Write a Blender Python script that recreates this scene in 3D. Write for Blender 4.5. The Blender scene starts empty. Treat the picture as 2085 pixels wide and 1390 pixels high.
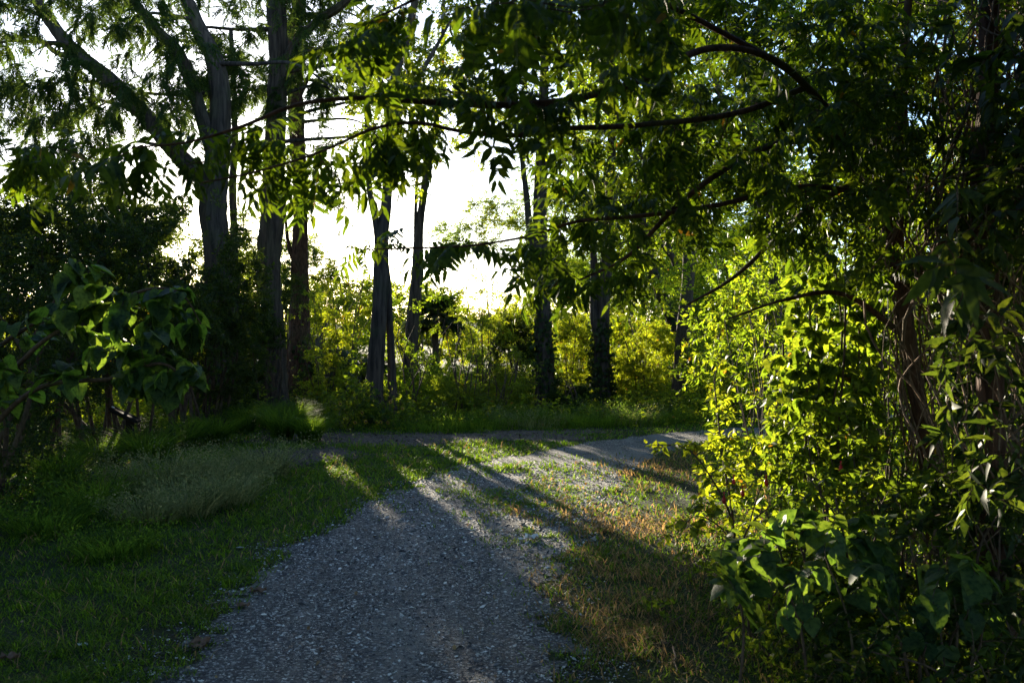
import bpy, math
import numpy as np
from mathutils import Vector

# ------------------------------------------------------------------ camera, sky, sun, exposure
SC = bpy.context.scene
COL = SC.collection
CX, CY, FPX, EYE = 1042.5, 695.0, 2027.0, 1.6
SUN_AZ, SUN_EL = -15.6, 8.6            # degrees, azimuth left of the view direction
_c = bpy.data.cameras.new('camera'); CAM = bpy.data.objects.new('camera', _c); COL.objects.link(CAM)
CAM.location = (0, 0, EYE); CAM.rotation_euler = (math.pi/2, 0, 0)
_c.lens = 35.0; _c.sensor_width = 36.0; _c.clip_start = 0.05; _c.clip_end = 3000
_c.dof.use_dof = True; _c.dof.focus_distance = 11.0; _c.dof.aperture_fstop = 5.6
SC.camera = CAM
_w = bpy.data.worlds.new('World'); SC.world = _w; _w.use_nodes = True
_n = _w.node_tree.nodes; _sky = _n.new('ShaderNodeTexSky'); _sky.sky_type = 'NISHITA'; _sky.sun_disc = False
_sky.sun_elevation = math.radians(SUN_EL); _sky.sun_rotation = math.radians(SUN_AZ)
_sky.dust_density = 0.4; _sky.air_density = 0.75; _sky.ozone_density = 2.0
_w.node_tree.links.new(_sky.outputs[0], _n['Background'].inputs[0]); _n['Background'].inputs[1].default_value = 0.11
SUN = np.array([math.sin(math.radians(SUN_AZ))*math.cos(math.radians(SUN_EL)),
                math.cos(math.radians(SUN_AZ))*math.cos(math.radians(SUN_EL)), math.sin(math.radians(SUN_EL))])
_l = bpy.data.lights.new('sun', 'SUN'); _l.energy = 5.0; _l.angle = math.radians(0.5); _l.color = (1.0, 0.87, 0.66)
_so = bpy.data.objects.new('sun', _l); COL.objects.link(_so)
_so.rotation_euler = Vector(SUN).to_track_quat('Z', 'Y').to_euler(); _so.location = (-30, 100, 40)
SC.view_settings.view_transform = 'Standard'; SC.view_settings.look = 'None'
SC.view_settings.exposure = 2.0; SC.view_settings.gamma = 1.0
SC.cycles.use_denoising = True; SC.cycles.denoising_prefilter = 'NONE'
SC.cycles.max_bounces = 6; SC.cycles.diffuse_bounces = 3; SC.cycles.glossy_bounces = 2
SC.cycles.transmission_bounces = 4; SC.cycles.transparent_max_bounces = 4
SC.cycles.use_adaptive_sampling = False; SC.cycles.sample_clamp_indirect = 2.0; SC.cycles.caustics_reflective = False; SC.cycles.caustics_refractive = False

def P(px, py, Y):
    return np.array([(px-CX)/FPX*Y, Y, EYE-(py-CY)/FPX*Y])
def G(px, py):                          # ground point seen at a pixel
    Y = EYE*FPX/(py-CY)
    return np.array([(px-CX)/FPX*Y, Y])

# ------------------------------------------------------------------ geometry helpers
class Geo:
    def __init__(s): s.v = []; s.f = []; s.n = 0
    def add(s, v, *faces):
        v = np.asarray(v, float).reshape(-1, 3)
        for f in faces:
            if len(f): s.f.append(np.asarray(f, np.int64)+s.n)
        s.v.append(v); s.n += len(v); return s
    def build(s, name, mat, parent=None, smooth=True, loc=None):
        v = np.concatenate(s.v) if s.v else np.zeros((0, 3))
        base = np.array(parent.location if parent is not None else (loc if loc is not None else (0, 0, 0)), float)
        if parent is not None and parent.parent is not None: base = base+np.array(parent.parent.location)
        v = v-base
        me = bpy.data.meshes.new(name)
        me.vertices.add(len(v)); me.vertices.foreach_set('co', v.astype(np.float32).ravel())
        tot = sum(f.size for f in s.f); nf = sum(len(f) for f in s.f)
        me.loops.add(tot); me.polygons.add(nf)
        me.loops.foreach_set('vertex_index', np.concatenate([f.ravel() for f in s.f]).astype(np.int32))
        sizes = np.concatenate([np.full(len(f), f.shape[1]) for f in s.f])
        me.polygons.foreach_set('loop_start', np.concatenate([[0], np.cumsum(sizes)[:-1]]).astype(np.int32))
        me.update(calc_edges=True)
        me.polygons.foreach_set('use_smooth', np.full(nf, smooth))
        me.materials.append(mat)
        o = bpy.data.objects.new(name, me); COL.objects.link(o)
        if parent is not None: o.parent = parent
        elif loc is not None: o.location = [float(c) for c in loc]
        return o

def thing(name, label, cat, loc, group=None):
    o = bpy.data.objects.new(name, None); COL.objects.link(o); o.empty_display_size = 0.3
    o.location = [float(c) for c in loc]; o['label'] = label; o['category'] = cat
    if group: o['group'] = group
    return o
def tag(o, label, cat, group=None, kind=None):
    if label: o['label'] = label
    if cat: o['category'] = cat
    if group: o['group'] = group
    if kind: o['kind'] = kind
    return o

def unit(a): return a/np.maximum(np.linalg.norm(a, axis=-1, keepdims=True), 1e-9)
def catmull(p, step):
    p = np.asarray(p, float)
    if len(p) < 3: q = p
    else:
        e = np.vstack([2*p[0]-p[1], p, 2*p[-1]-p[-2]]); q = []
        for i in range(1, len(e)-2):
            n = max(1, int(np.ceil(np.linalg.norm(e[i+1][:3]-e[i][:3])/step)))
            t = np.arange(n)[:, None]/n
            q.append(0.5*((2*e[i])+(-e[i-1]+e[i+1])*t+(2*e[i-1]-5*e[i]+4*e[i+1]-e[i+2])*t**2+(-e[i-1]+3*e[i]-3*e[i+1]+e[i+2])*t**3))
        q.append(p[-1:]); q = np.vstack(q)
    return q
def resample(pts, rad, step):
    d = catmull(np.hstack([np.asarray(pts, float), np.asarray(rad, float)[:, None]]), step)
    if len(pts) == 2:
        n = max(2, int(np.linalg.norm(d[1, :3]-d[0, :3])/step)); t = np.linspace(0, 1, n)[:, None]; d = d[0]*(1-t)+d[1]*t
    return d[:, :3], np.maximum(d[:, 3], 0.001)

def limb(geo, pts, rad, rng, seg=14, step=0.1, rough=0.1):
    """one round limb with bark ridges running along it"""
    c, r = resample(pts, rad, step)
    t = unit(np.gradient(c, axis=0)); ref = np.array([0.31, 0.93, 0.17])
    u = unit(np.cross(t, ref)); w = np.cross(t, u)
    th = np.arange(seg)/seg*2*np.pi
    K = len(c); z = np.arange(K)*step
    R = np.ones((K, seg))
    for k in range(4):
        fr = rng.integers(2, max(9, seg//2)); ph = rng.uniform(0, 6.3); tw = rng.normal(0, .6)
        R += rough*rng.uniform(.3, .7)*np.sin(fr*th[None]+ph+tw*z[:, None]+.8*np.sin(z[:, None]*rng.uniform(.8, 2)))
    R += rough*.5*rng.normal(0, 1, (K, seg))*.5
    v = c[:, None]+(u[:, None]*np.cos(th)[None, :, None]+w[:, None]*np.sin(th)[None, :, None])*(r[:, None]*R)[..., None]
    i = np.arange(K-1)[:, None]*seg; j = np.arange(seg)[None]; j2 = (j+1) % seg
    q = np.stack([i+j, i+j2, i+seg+j2, i+seg+j], -1).reshape(-1, 4)
    geo.add(v.reshape(-1, 3), q)
    return c, r

def tubes(geo, Pts, Rad, seg=3):
    """batch of thin tubes, Pts (N,K,3), Rad (N,K)"""
    N, K, _ = Pts.shape
    if N == 0: return
    t = unit(np.gradient(Pts, axis=1)); d = unit(Pts[:, -1]-Pts[:, 0])
    ref = np.where(np.abs(d[:, 2:3]) > .8, np.array([[1., 0, 0]]), np.array([[0., 0, 1]]))
    u = unit(np.cross(t, ref[:, None])); w = np.cross(t, u)
    th = np.arange(seg)/seg*2*np.pi
    v = Pts[:, :, None]+(u[:, :, None]*np.cos(th)[:, None]+w[:, :, None]*np.sin(th)[:, None])*Rad[:, :, None, None]
    b = (np.arange(N)*K*seg)[:, None, None]; i = (np.arange(K-1)*seg)[None, :, None]; j = np.arange(seg)[None, None]; j2 = (j+1) % seg
    q = np.stack([b+i+j, b+i+j2, b+i+seg+j2, b+i+seg+j], -1).reshape(-1, 4)
    geo.add(v.reshape(-1, 3), q)

# leaf templates: x along the leaf, y across, z up; verts, triangles
def T_lance(w=.28, droop=.25, fold=.18, curl=0.):
    s = [0, .25, .6, 1]; m = [(x, curl*x*x, -droop*x*x) for x in s]
    e = [(.25, w*.5), (.6, w*.42)]
    L = [(x, y+curl*x*x, -droop*x*x+fold*y) for x, y in e]; R = [(x, -y+curl*x*x, -droop*x*x+fold*y) for x, y in e]
    v = np.array(m+L+R)
    f = np.array([(0, 6, 1), (0, 1, 4), (1, 6, 7), (1, 7, 2), (1, 2, 5), (1, 5, 4), (2, 7, 3), (2, 3, 5)])
    return v, f
def T_diam(w=.5, droop=.2, fold=.3):
    return np.array([(0, 0, 0), (.45, w/2, fold*w/2), (1, 0, -droop), (.45, -w/2, fold*w/2)]), np.array([(0, 3, 2), (0, 2, 1)])
def T_heart(droop=.3, fold=.2, lob=False):
    if lob:
        e = [(-.18, .28), (.08, .56), (.24, .36), (.6, .5), (.66, .22)]
        m = [0, .32, .62, 1]; half = [(('m', 0), 0, 1), (('m', 0), 1, 2), (('m', 0), 2, ('m', 1)), (('m', 1), 2, 3), (('m', 1), 3, 4), (('m', 1), 4, ('m', 2)), (('m', 2), 4, ('m', 3))]
    else:
        e = [(-.13, .2), (-.02, .42), (.28, .5), (.62, .34), (.86, .12)]
        m = [0, .3, .6, 1]; half = [(('m', 0), 0, 1), (('m', 0), 1, ('m', 1)), (('m', 1), 1, 2), (('m', 1), 2, ('m', 2)), (('m', 2), 2, 3), (('m', 2), 3, ('m', 3)), (('m', 3), 3, 4)]
    dz = lambda x, y: -droop*x*x+fold*abs(y)-.5*abs(y)**2*fold
    v = [(x, 0, dz(x, 0)) for x in m]; n = len(e)
    for sgn in (1, -1): v += [(x, sgn*y, dz(x, y)) for x, y in e]
    f = []
    for sgn, off in ((1, 4), (-1, 4+n)):
        for t in half:
            i = [(a[1] if isinstance(a, tuple) else a+off) for a in t]
            f.append(i if sgn < 0 else i[::-1])
    return np.array(v), np.array(f)
def compose(parts):
    V, F, n = [], [], 0
    for v, f in parts: V.append(v); F.append(f+n); n += len(v)
    return np.vstack(V), np.vstack(F)
def T_pinnate(seed, pairs=5, ll=.42, w=.3, hang=.9):
    """compound leaf, rachis length 1, hanging leaflets"""
    r = np.random.default_rng(seed); parts = []
    K = 5; s = np.linspace(0, 1, K); rx = np.stack([s, 0*s, -.22*s*s], 1)
    v = np.concatenate([rx+[0, .006, 0], rx-[0, .006, 0]]); f = []
    for i in range(K-1): f += [(i, i+1, K+i), (i+1, K+i+1, K+i)]
    parts.append((v, np.array(f)))
    for k in range(pairs*2+1):
        t = .16+.84*(k//2)/pairs if k < pairs*2 else 1.; sg = 1 if k % 2 else -1
        org = np.array([t, 0, -.22*t*t]); L = ll*(1-.35*abs(t-.55))*r.uniform(.8, 1.1)
        ang = sg*r.uniform(.7, 1.15) if k < pairs*2 else r.uniform(-.2, .2)
        a = np.array([math.cos(ang), math.sin(ang), -hang*r.uniform(.5, 1.3)]); a = a/np.linalg.norm(a)
        up = np.array([.3, 0, 1.])+r.normal(0, .35, 3)
        sd = np.cross(up, a); sd /= np.linalg.norm(sd); nn = np.cross(a, sd)
        tv, tf = T_lance(w, r.uniform(.1, .45), .22, r.uniform(-.15, .15))
        parts.append((org+L*(tv[:, :1]*a+tv[:, 1:2]*sd+tv[:, 2:]*nn), tf))
    return compose(parts)
def T_feather(seed, n=22):
    """cypress spray: hanging thread with many thin leaflets"""
    r = np.random.default_rng(seed); V, F = [], []
    s = np.linspace(0, 1, 5); p = np.stack([s*.8, .05*np.sin(s*4+seed), -.55*s**1.6], 1)
    V += list(p+[0, .008, 0])+list(p-[0, .008, 0])
    for i in range(4): F += [(i, i+1, 5+i), (i+1, 6+i, 5+i)]
    for k in range(n):
        t = .1+.9*k/n; o = np.array([t*.8, .05*math.sin(t*4+seed), -.55*t**1.6]); sg = 1 if k % 2 else -1
        a = np.array([.55, sg*r.uniform(.6, 1.), -r.uniform(.1, .9)])*.30*(1.1-.5*t)*r.uniform(.7, 1.2)
        b = len(V); V += [o, o+a*.5+np.array([.03, 0, .01]), o+a, o+a*.5-np.array([.03, 0, .01])]; F += [(b, b+1, b+2), (b, b+2, b+3)]
    return np.array(V), np.array(F)
def T_twiglet(seed, n=6, w=.5, L=.5):
    """short shoot with simple leaves"""
    r = np.random.default_rng(seed); parts = []
    for k in range(n):
        t = .15+.8*k/n; sg = 1 if k % 2 else -1; ang = sg*r.uniform(.5, 1.3)
        a = np.array([math.cos(ang), math.sin(ang), r.uniform(-.7, .3)]); a /= np.linalg.norm(a)
        up = np.array([.1, 0, 1.])+r.normal(0, .5, 3); sd = np.cross(up, a); sd /= np.linalg.norm(sd); nn = np.cross(a, sd)
        tv, tf = T_diam(w, r.uniform(.05, .4), r.uniform(.1, .5)); s = L*r.uniform(.65, 1.15)
        parts.append((np.array([t, 0, -.1*t*t])+s*(tv[:, :1]*a+tv[:, 1:2]*sd+tv[:, 2:]*nn), tf))
    return compose(parts)
TL = {
 'lance': [T_lance(.3, d, .2, c) for d, c in ((.15, .1), (.35, -.1), (.55, .15), (.05, -.05))],
 'long': [T_lance(.24, d, .2, c) for d, c in ((.3, .15), (.5, -.15), (.75, .1))],
 'ovate': [T_lance(.52, d, .25, c) for d, c in ((.1, .05), (.3, -.1), (.5, .1))],
 'diam': [T_diam(w, d, f) for w, d, f in ((.5, .2, .3), (.6, .05, .5), (.42, .35, .2))],
 'heart': [T_heart(d, f) for d, f in ((.15, .35), (.35, .15), (.55, .3), (.25, -.2))],
 'lobed': [T_heart(d, f, True) for d, f in ((.15, .35), (.4, .15), (.3, -.25))],
 'pinnate': [T_pinnate(s, 5) for s in range(5)],
 'pinlit': [T_pinnate(10+s, 4, .45, .34, .5) for s in range(4)],
 'feather': [T_feather(s) for s in range(4)],
 'twiglet': [T_twiglet(s) for s in range(6)],
 'fine': [T_twiglet(20+s, 10, .28, .35) for s in range(4)],
}

# ---- sun shafts: gaps in the foliage through which the low sun reaches the lit spots
SHAFT = [(1330, 1065, 8.75, .7), (1410, 1085, 8.3, .35), (1290, 935, 13.0, .7), (1330, 990, 11.0, .45), (1060, 950, 12.7, .55), (650, 930, 13.8, .5), (775, 985, 11.2, .4),
         (620, 880, 17.2, .6), (1230, 1130, 7.5, .22), (1150, 1060, 8.9, .22), (1000, 905, 15.0, .35), (1420, 895, 16.0, .5),
         (1250, 885, 17., .3), (1180, 960, 12.2, .35), (900, 925, 13.9, .4), (720, 960, 12.4, .3)]
SH_C = np.array([P(a, b, c) for a, b, c, d in SHAFT]); SH_R = np.array([s[3] for s in SHAFT])
SHV = [(P(1460, 940, 6.5), .42), (P(1450, 830, 6.5), .3), (P(1560, 1040, 6.3), .3), (P(1650, 880, 6.8), .55), (P(1700, 720, 7.2), .6), (P(1580, 640, 9), .8),
       (P(1620, 560, 8), .5), (P(1880, 880, 6.), .25), (P(1790, 960, 6.), .3), (P(1480, 700, 12), 1.), (P(1600, 760, 7), .6), (P(1700, 880, 6.8), .5), (P(1760, 620, 7), .5), (P(1600, 950, 6.6), .4), (P(1500, 560, 7), .5), (P(1780, 800, 6.6), .35), (P(300, 640, 6.1), .45), (P(1500, 450, 12), 1.3), (P(1330, 400, 12), 1.1), (P(1660, 450, 9), .9), (P(1250, 500, 14), 1.2), (P(1560, 330, 9), .8), (P(1150, 330, 5), .35)]
SH_C = np.vstack([SH_C]+[c[None] for c, r in SHV]); SH_R = np.concatenate([SH_R, [r for c, r in SHV]])
WIDE = [(P(700, 690, 22), 1.0), (P(810, 660, 23), 1.1), (P(930, 650, 22.5), 1.2), (P(1060, 660, 23.5), 1.2), (P(1180, 690, 23.5), 1.1), (P(1300, 660, 24), 1.3), (P(1420, 690, 23.5), 1.2), (P(1500, 620, 20), 1.2)]
def shaft_keep(p, rng, soft=.05):
    keep = np.ones(len(p), bool)
    for C, R in WIDE:
        w = p-C; t = w@SUN; d = np.linalg.norm(w-t[:, None]*SUN, axis=1)
        keep &= ~((t > 1.6) & (d < R*(1+.3*np.sin(p[:, 0]*3+p[:, 2]*4))) & (rng.random(len(p)) > .42))
    for C, R in zip(SH_C, SH_R):
        w = p-C; t = w@SUN; d = np.linalg.norm(w-t[:, None]*SUN, axis=1)
        keep &= ~((t > 2.2) & (d < R*(1+.25*np.sin(p[:, 0]*5+p[:, 2]*7))) & (rng.random(len(p)) > soft))
    return keep

def leaves(geo, kind, pos, axis, up, size, rng, carve=True):
    pos = np.asarray(pos)
    if carve and len(pos):
        k = shaft_keep(pos, rng); pos, axis, up, size = pos[k], axis[k], up[k], size[k]
    if not len(pos): return
    a = unit(axis); s = unit(np.cross(up, a)); n = np.cross(a, s)
    which = rng.integers(0, len(TL[kind]), len(pos))
    for i, (v, f) in enumerate(TL[kind]):
        m = which == i; N = int(m.sum())
        if not N: continue
        V = pos[m][:, None]+size[m][:, None, None]*(v[None, :, :1]*a[m][:, None]+v[None, :, 1:2]*s[m][:, None]+v[None, :, 2:]*n[m][:, None])
        geo.add(V.reshape(-1, 3), (f[None]+(np.arange(N)*len(v))[:, None, None]).reshape(-1, 3))

def cnoise(p, s, seed=0):
    r = np.random.default_rng(seed+77); o = 0
    for k in range(5):
        d = unit(r.normal(0, 1, 3))*s*r.uniform(.7, 1.6); o = o+np.sin(p@d+r.uniform(0, 6.3))
    return o/5
def ell(c, rad, n, rng, thr=-.9, freq=3., zmin=.15, shell=0.):
    u = unit(rng.normal(0, 1, (n*2, 3)))*((shell+(1-shell)*rng.random((n*2, 1)))**(1/2.2))
    p = np.asarray(c)+u*np.asarray(rad)
    p = p[(cnoise(p, freq, int(rng.integers(99))) > thr) & (p[:, 2] > zmin)]
    return p[:n]
def pxbox(px, py, Y, n, rng, thr=-.9, freq=2.):
    q = rng.random((n, 3)); Yv = (Y[0]**2+(Y[1]**2-Y[0]**2)*q[:, 2])**.5
    p = np.stack([(px[0]+(px[1]-px[0])*q[:, 0]-CX)/FPX*Yv, Yv, EYE-(py[0]+(py[1]-py[0])*q[:, 1]-CY)/FPX*Yv], 1)
    return p[(cnoise(p, freq, int(rng.integers(99))) > thr) & (p[:, 2] > .1)]

def connect(skel, att, rng, sag=.1, upb=.2, r0=.012, seglen=.25, K=6, rscale=1.):
    """thin branches joining each attractor to the nearest branch already there"""
    nodes, nr = [], []
    for c, r in skel:
        nodes.append(c); nr.append(r)
    nodes = np.vstack(nodes); nr = np.concatenate(nr)
    d0 = np.array([np.min(np.sum((nodes[::3]-a)**2, 1)) for a in att]) if len(att) else np.zeros(0)
    order = np.argsort(d0); M = len(nodes); cap = M+len(att)*4
    buf = np.zeros((cap, 3)); buf[:M] = nodes; rb = np.zeros(cap); rb[:M] = nr
    out, rad = [], []; t = np.linspace(0, 1, K)[:, None]
    for i in order:
        a = att[i]; dd = np.sum((buf[:M]-a)**2, 1); j = int(np.argmin(dd)); L = math.sqrt(dd[j])
        if L < .04: continue
        p0 = buf[j]; d = (a-p0)/L
        c1 = p0+(d+rng.normal(0, .3, 3)+np.array([0, 0, upb]))*L*.35; c2 = p0+d*L*.7+np.array([0, 0, upb*.3+sag])*L*.5+rng.normal(0, .1, 3)*L
        q = (1-t)**3*p0+3*t*(1-t)**2*c1+3*t*t*(1-t)*c2+t**3*a
        ra = min(rb[j]*.7, r0*(.4+.6*min(L, 2)))*rscale
        out.append(q); rad.append(np.linspace(max(ra, .0022), max(ra*.3, .0015), K))
        buf[M:M+4] = q[2:]; rb[M:M+4] = rad[-1][2:]; M += 4
    if not out: return np.zeros((0, K, 3)), np.zeros((0, K))
    return np.array(out), np.array(rad)

def dress(geo, tw, kind, n, size, rng, t0=.2, out=.9, droop=.2, upn=.6, carve=True, tail=.35):
    """leaves along the twigs; only the last metre or so of a long twig carries leaves"""
    N, K, _ = tw.shape
    if not N: return
    L = np.linalg.norm(np.diff(tw, axis=1), axis=2).sum(1)
    tt = np.clip(1-tail*3/np.maximum(L, .01), t0, .85)[:, None]
    t = tt+(1-tt)*((np.arange(n)[None]+rng.random((N, n)))/n); t = np.minimum(t, .999)
    f = t*(K-1); i = np.floor(f).astype(int); fr = (f-i)[..., None]; r = np.arange(N)[:, None]
    p = tw[r, i]*(1-fr)+tw[r, i+1]*fr; tg = unit(tw[r, i+1]-tw[r, i])
    rad = rng.normal(0, 1, (N, n, 3)); rad = rad-np.sum(rad*tg, -1, keepdims=True)*tg; rad = unit(rad*np.array([1, 1, .6]))
    ax = tg*.6+rad*out+np.array([0, 0, -droop]); up = np.array([0, 0, 1.])*upn+rng.normal(0, .45, (N, n, 3))
    leaves(geo, kind, p.reshape(-1, 3), ax.reshape(-1, 3), up.reshape(-1, 3), size*rng.uniform(.42, 1.3, N*n), rng, carve)

# ------------------------------------------------------------------ materials
def mat(name):
    m = bpy.data.materials.new(name); m.use_nodes = True; nt = m.node_tree; nt.nodes.clear()
    o = nt.nodes.new('ShaderNodeOutputMaterial'); return m, nt, o
def ramp(nt, cols, pos=None):
    r = nt.nodes.new('ShaderNodeValToRGB'); e = r.color_ramp.elements
    pos = pos or [i/(len(cols)-1) for i in range(len(cols))]
    while len(e) < len(cols): e.new(.5)
    for i, c in enumerate(cols): e[i].position = pos[i]; e[i].color = (*c, 1)
    return r
def leaf_mat(name, cols, trans, tw=.5, rough=.42, spec=.45, yellow=None):
    rough = max(rough, .55); spec *= .5
    m, nt, o = mat(name); N = nt.nodes; Lk = nt.links.new
    g = N.new('ShaderNodeNewGeometry'); r = ramp(nt, cols); Lk(g.outputs['Random Per Island'], r.inputs[0])
    r2 = ramp(nt, [tuple(c*.4 for c in trans), trans, (trans[0]*1.4, trans[1]*1.1, trans[2])]); Lk(g.outputs['Random Per Island'], r2.inputs[0])
    tc = r2.outputs[0]; bc = r.outputs[0]
    if yellow:                           # a few yellowed leaves
        w = N.new('ShaderNodeTexWhiteNoise'); w.noise_dimensions = '1D'; Lk(g.outputs['Random Per Island'], w.inputs['W'])
        c = N.new('ShaderNodeMath'); c.operation = 'GREATER_THAN'; c.inputs[1].default_value = 1-yellow; Lk(w.outputs[0], c.inputs[0])
        for src in (0, 1):
            x = N.new('ShaderNodeMix'); x.data_type = 'RGBA'; Lk(c.outputs[0], x.inputs[0]); Lk(bc if src == 0 else tc, x.inputs[6])
            x.inputs[7].default_value = (.22, .12, .015, 1) if src == 0 else (.55, .28, .02, 1)
            if src == 0: bc = x.outputs[2]
            else: tc = x.outputs[2]
    # mottling: blotches and faint veins on every blade
    no = N.new('ShaderNodeTexNoise'); no.inputs['Scale'].default_value = 55; no.inputs['Detail'].default_value = 4; to = N.new('ShaderNodeTexCoord'); Lk(to.outputs['Object'], no.inputs[0])
    rn = ramp(nt, [(.45, .5, .45), (1, 1, 1), (1.35, 1.25, 1.1)], [.32, .52, .72]); Lk(no.outputs[0], rn.inputs[0])
    for src in (0, 1):
        x = N.new('ShaderNodeMix'); x.data_type = 'RGBA'; x.blend_type = 'MULTIPLY'; x.inputs[0].default_value = 1; Lk(bc if src == 0 else tc, x.inputs[6]); Lk(rn.outputs[0], x.inputs[7])
        if src == 0: bc = x.outputs[2]
        else: tc = x.outputs[2]
    p = N.new('ShaderNodeBsdfPrincipled'); Lk(bc, p.inputs['Base Color']); p.inputs['Roughness'].default_value = rough
    p.inputs['Specular IOR Level'].default_value = spec
    t = N.new('ShaderNodeBsdfTranslucent'); Lk(tc, t.inputs[0])
    x = N.new('ShaderNodeMixShader'); x.inputs[0].default_value = tw; Lk(p.outputs[0], x.inputs[1]); Lk(t.outputs[0], x.inputs[2])
    Lk(x.outputs[0], o.inputs[0]); return m
def bark_mat(name, c1, c2, scale=6., bump=.6, stretch=.12):
    m, nt, o = mat(name); N = nt.nodes; Lk = nt.links.new
    tc = N.new('ShaderNodeTexCoord'); mp = N.new('ShaderNodeMapping'); mp.inputs['Scale'].default_value = (1, 1, stretch)
    Lk(tc.outputs['Object'], mp.inputs[0])
    n1 = N.new('ShaderNodeTexNoise'); n1.inputs['Scale'].default_value = scale*3; n1.inputs['Detail'].default_value = 6; n1.inputs['Distortion'].default_value = .6
    Lk(mp.outputs[0], n1.inputs[0])
    v = N.new('ShaderNodeTexVoronoi'); v.feature = 'DISTANCE_TO_EDGE'; v.inputs['Scale'].default_value = scale*4; Lk(mp.outputs[0], v.inputs[0])
    r = ramp(nt, [c1, c2], [.35, .68]); Lk(n1.outputs[0], r.inputs[0])
    n2 = N.new('ShaderNodeTexNoise'); n2.inputs['Scale'].default_value = 1.3; n2.inputs['Detail'].default_value = 3; Lk(tc.outputs['Object'], n2.inputs[0])
    moss = N.new('ShaderNodeMix'); moss.data_type = 'RGBA'; rr = ramp(nt, [(0, 0, 0), (1, 1, 1)], [.52, .7]); Lk(n2.outputs[0], rr.inputs[0])
    mm = N.new('ShaderNodeMath'); mm.operation = 'MULTIPLY'; mm.inputs[1].default_value = .35; Lk(rr.outputs[0], mm.inputs[0]); Lk(mm.outputs[0], moss.inputs[0])
    Lk(r.outputs[0], moss.inputs[6]); moss.inputs[7].default_value = (.10, .12, .05, 1)
    p = N.new('ShaderNodeBsdfPrincipled'); Lk(moss.outputs[2], p.inputs['Base Color']); p.inputs['Roughness'].default_value = .9
    p.inputs['Specular IOR Level'].default_value = .2
    ad = N.new('ShaderNodeMath'); ad.operation = 'MULTIPLY_ADD'; ad.inputs[1].default_value = .6; Lk(v.outputs[0], ad.inputs[0]); Lk(n1.outputs[0], ad.inputs[2])
    b = N.new('ShaderNodeBump'); b.inputs['Strength'].default_value = bump; b.inputs['Distance'].default_value = .03; Lk(ad.outputs[0], b.inputs['Height'])
    Lk(b.outputs[0], p.inputs['Normal']); Lk(p.outputs[0], o.inputs[0]); return m
def plain(name, col, rough=.6, metal=0., spec=.5, var=.2):
    m, nt, o = mat(name); N = nt.nodes; Lk = nt.links.new
    n = N.new('ShaderNodeTexNoise'); n.inputs['Scale'].default_value = 9; n.inputs['Detail'].default_value = 4
    tc = N.new('ShaderNodeTexCoord'); Lk(tc.outputs['Object'], n.inputs[0])
    r = ramp(nt, [tuple(c*(1-var) for c in col), tuple(min(1, c*(1+var)) for c in col)], [.3, .7]); Lk(n.outputs[0], r.inputs[0])
    p = N.new('ShaderNodeBsdfPrincipled'); Lk(r.outputs[0], p.inputs['Base Color']); p.inputs['Roughness'].default_value = rough
    p.inputs['Metallic'].default_value = metal; p.inputs['Specular IOR Level'].default_value = spec
    Lk(p.outputs[0], o.inputs[0]); return m

M = {}
M['hang'] = leaf_mat('pinnate leaf', [(.018, .042, .008), (.03, .062, .010), (.045, .08, .012)], (.19, .31, .010), .37, .42, .4, .006)
M['bright'] = leaf_mat('thin bright leaf', [(.04, .075, .015), (.055, .10, .018), (.075, .11, .02)], (.49, .61, .02), .55, .45, .4, .02)
M['vineleaf'] = leaf_mat('vine leaf', [(.03, .065, .018), (.045, .085, .018), (.06, .10, .02)], (.31, .45, .02), .5, .45, .35, .004)
M['big'] = leaf_mat('broad grey green leaf', [(.02, .05, .024), (.035, .075, .035), (.05, .09, .035)], (.22, .38, .03), .5, .5, .45)
M['fresh'] = leaf_mat('fresh green leaf', [(.03, .07, .014), (.045, .095, .018), (.06, .115, .02)], (.38, .57, .02), .55, .45, .4)
M['mid'] = leaf_mat('woodland leaf', [(.03, .06, .016), (.045, .08, .02), (.06, .09, .02)], (.39, .52, .02), .52, .5, .35, .01)
M['dark'] = leaf_mat('dark evergreen leaf', [(.010, .024, .008), (.017, .038, .011), (.028, .05, .013)], (.12, .19, .014), .4, .4, .45)  # on the right-edge plants this dark tone stands in for shade
M['cyp'] = leaf_mat('cypress needle', [(.03, .06, .022), (.045, .08, .025), (.05, .08, .03)], (.10, .17, .02), .45, .6, .2)
M['grassm'] = leaf_mat('lawn blade', [(.018, .06, .006), (.028, .085, .008), (.045, .11, .010), (.09, .12, .025)], (.28, .50, .02), .5, .5, .3)
M['drym'] = leaf_mat('dry blade', [(.09, .10, .03), (.20, .14, .07), (.30, .20, .11), (.34, .25, .15)], (.55, .38, .15), .5, .7, .2)
M['sedge'] = leaf_mat('sedge blade', [(.03, .07, .022), (.045, .095, .02), (.06, .12, .02)], (.24, .42, .03), .5, .7, .1)
M['pale'] = leaf_mat('pale seed grass', [(.13, .19, .07), (.24, .27, .11), (.36, .33, .17)], (.32, .36, .12), .4, .7, .15)
M['cybark'] = bark_mat('stringy grey bark', (.028, .022, .019), (.105, .078, .062), 5)
M['rbark'] = bark_mat('red brown bark', (.035, .018, .012), (.13, .066, .042), 9, .5, .3)
M['twig'] = bark_mat('twig bark', (.05, .035, .025), (.12, .08, .055), 12, .3, .4)
M['vine'] = bark_mat('dry vine', (.10, .06, .04), (.26, .17, .11), 12, .3, .4)
M['sign'] = plain('weathered black board', (.022, .022, .024), .95, spec=.05)
M['post'] = plain('dark timber post', (.03, .024, .02), .95, spec=.05)
M['white'] = plain('white paper', (.75, .75, .74), .7, var=.06)
M['red'] = plain('red petal', (.55, .02, .02), .5); M['yel'] = plain('yellow petal', (.75, .42, .02), .5); M['brown'] = plain('brown disc', (.06, .03, .015), .8)
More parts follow.
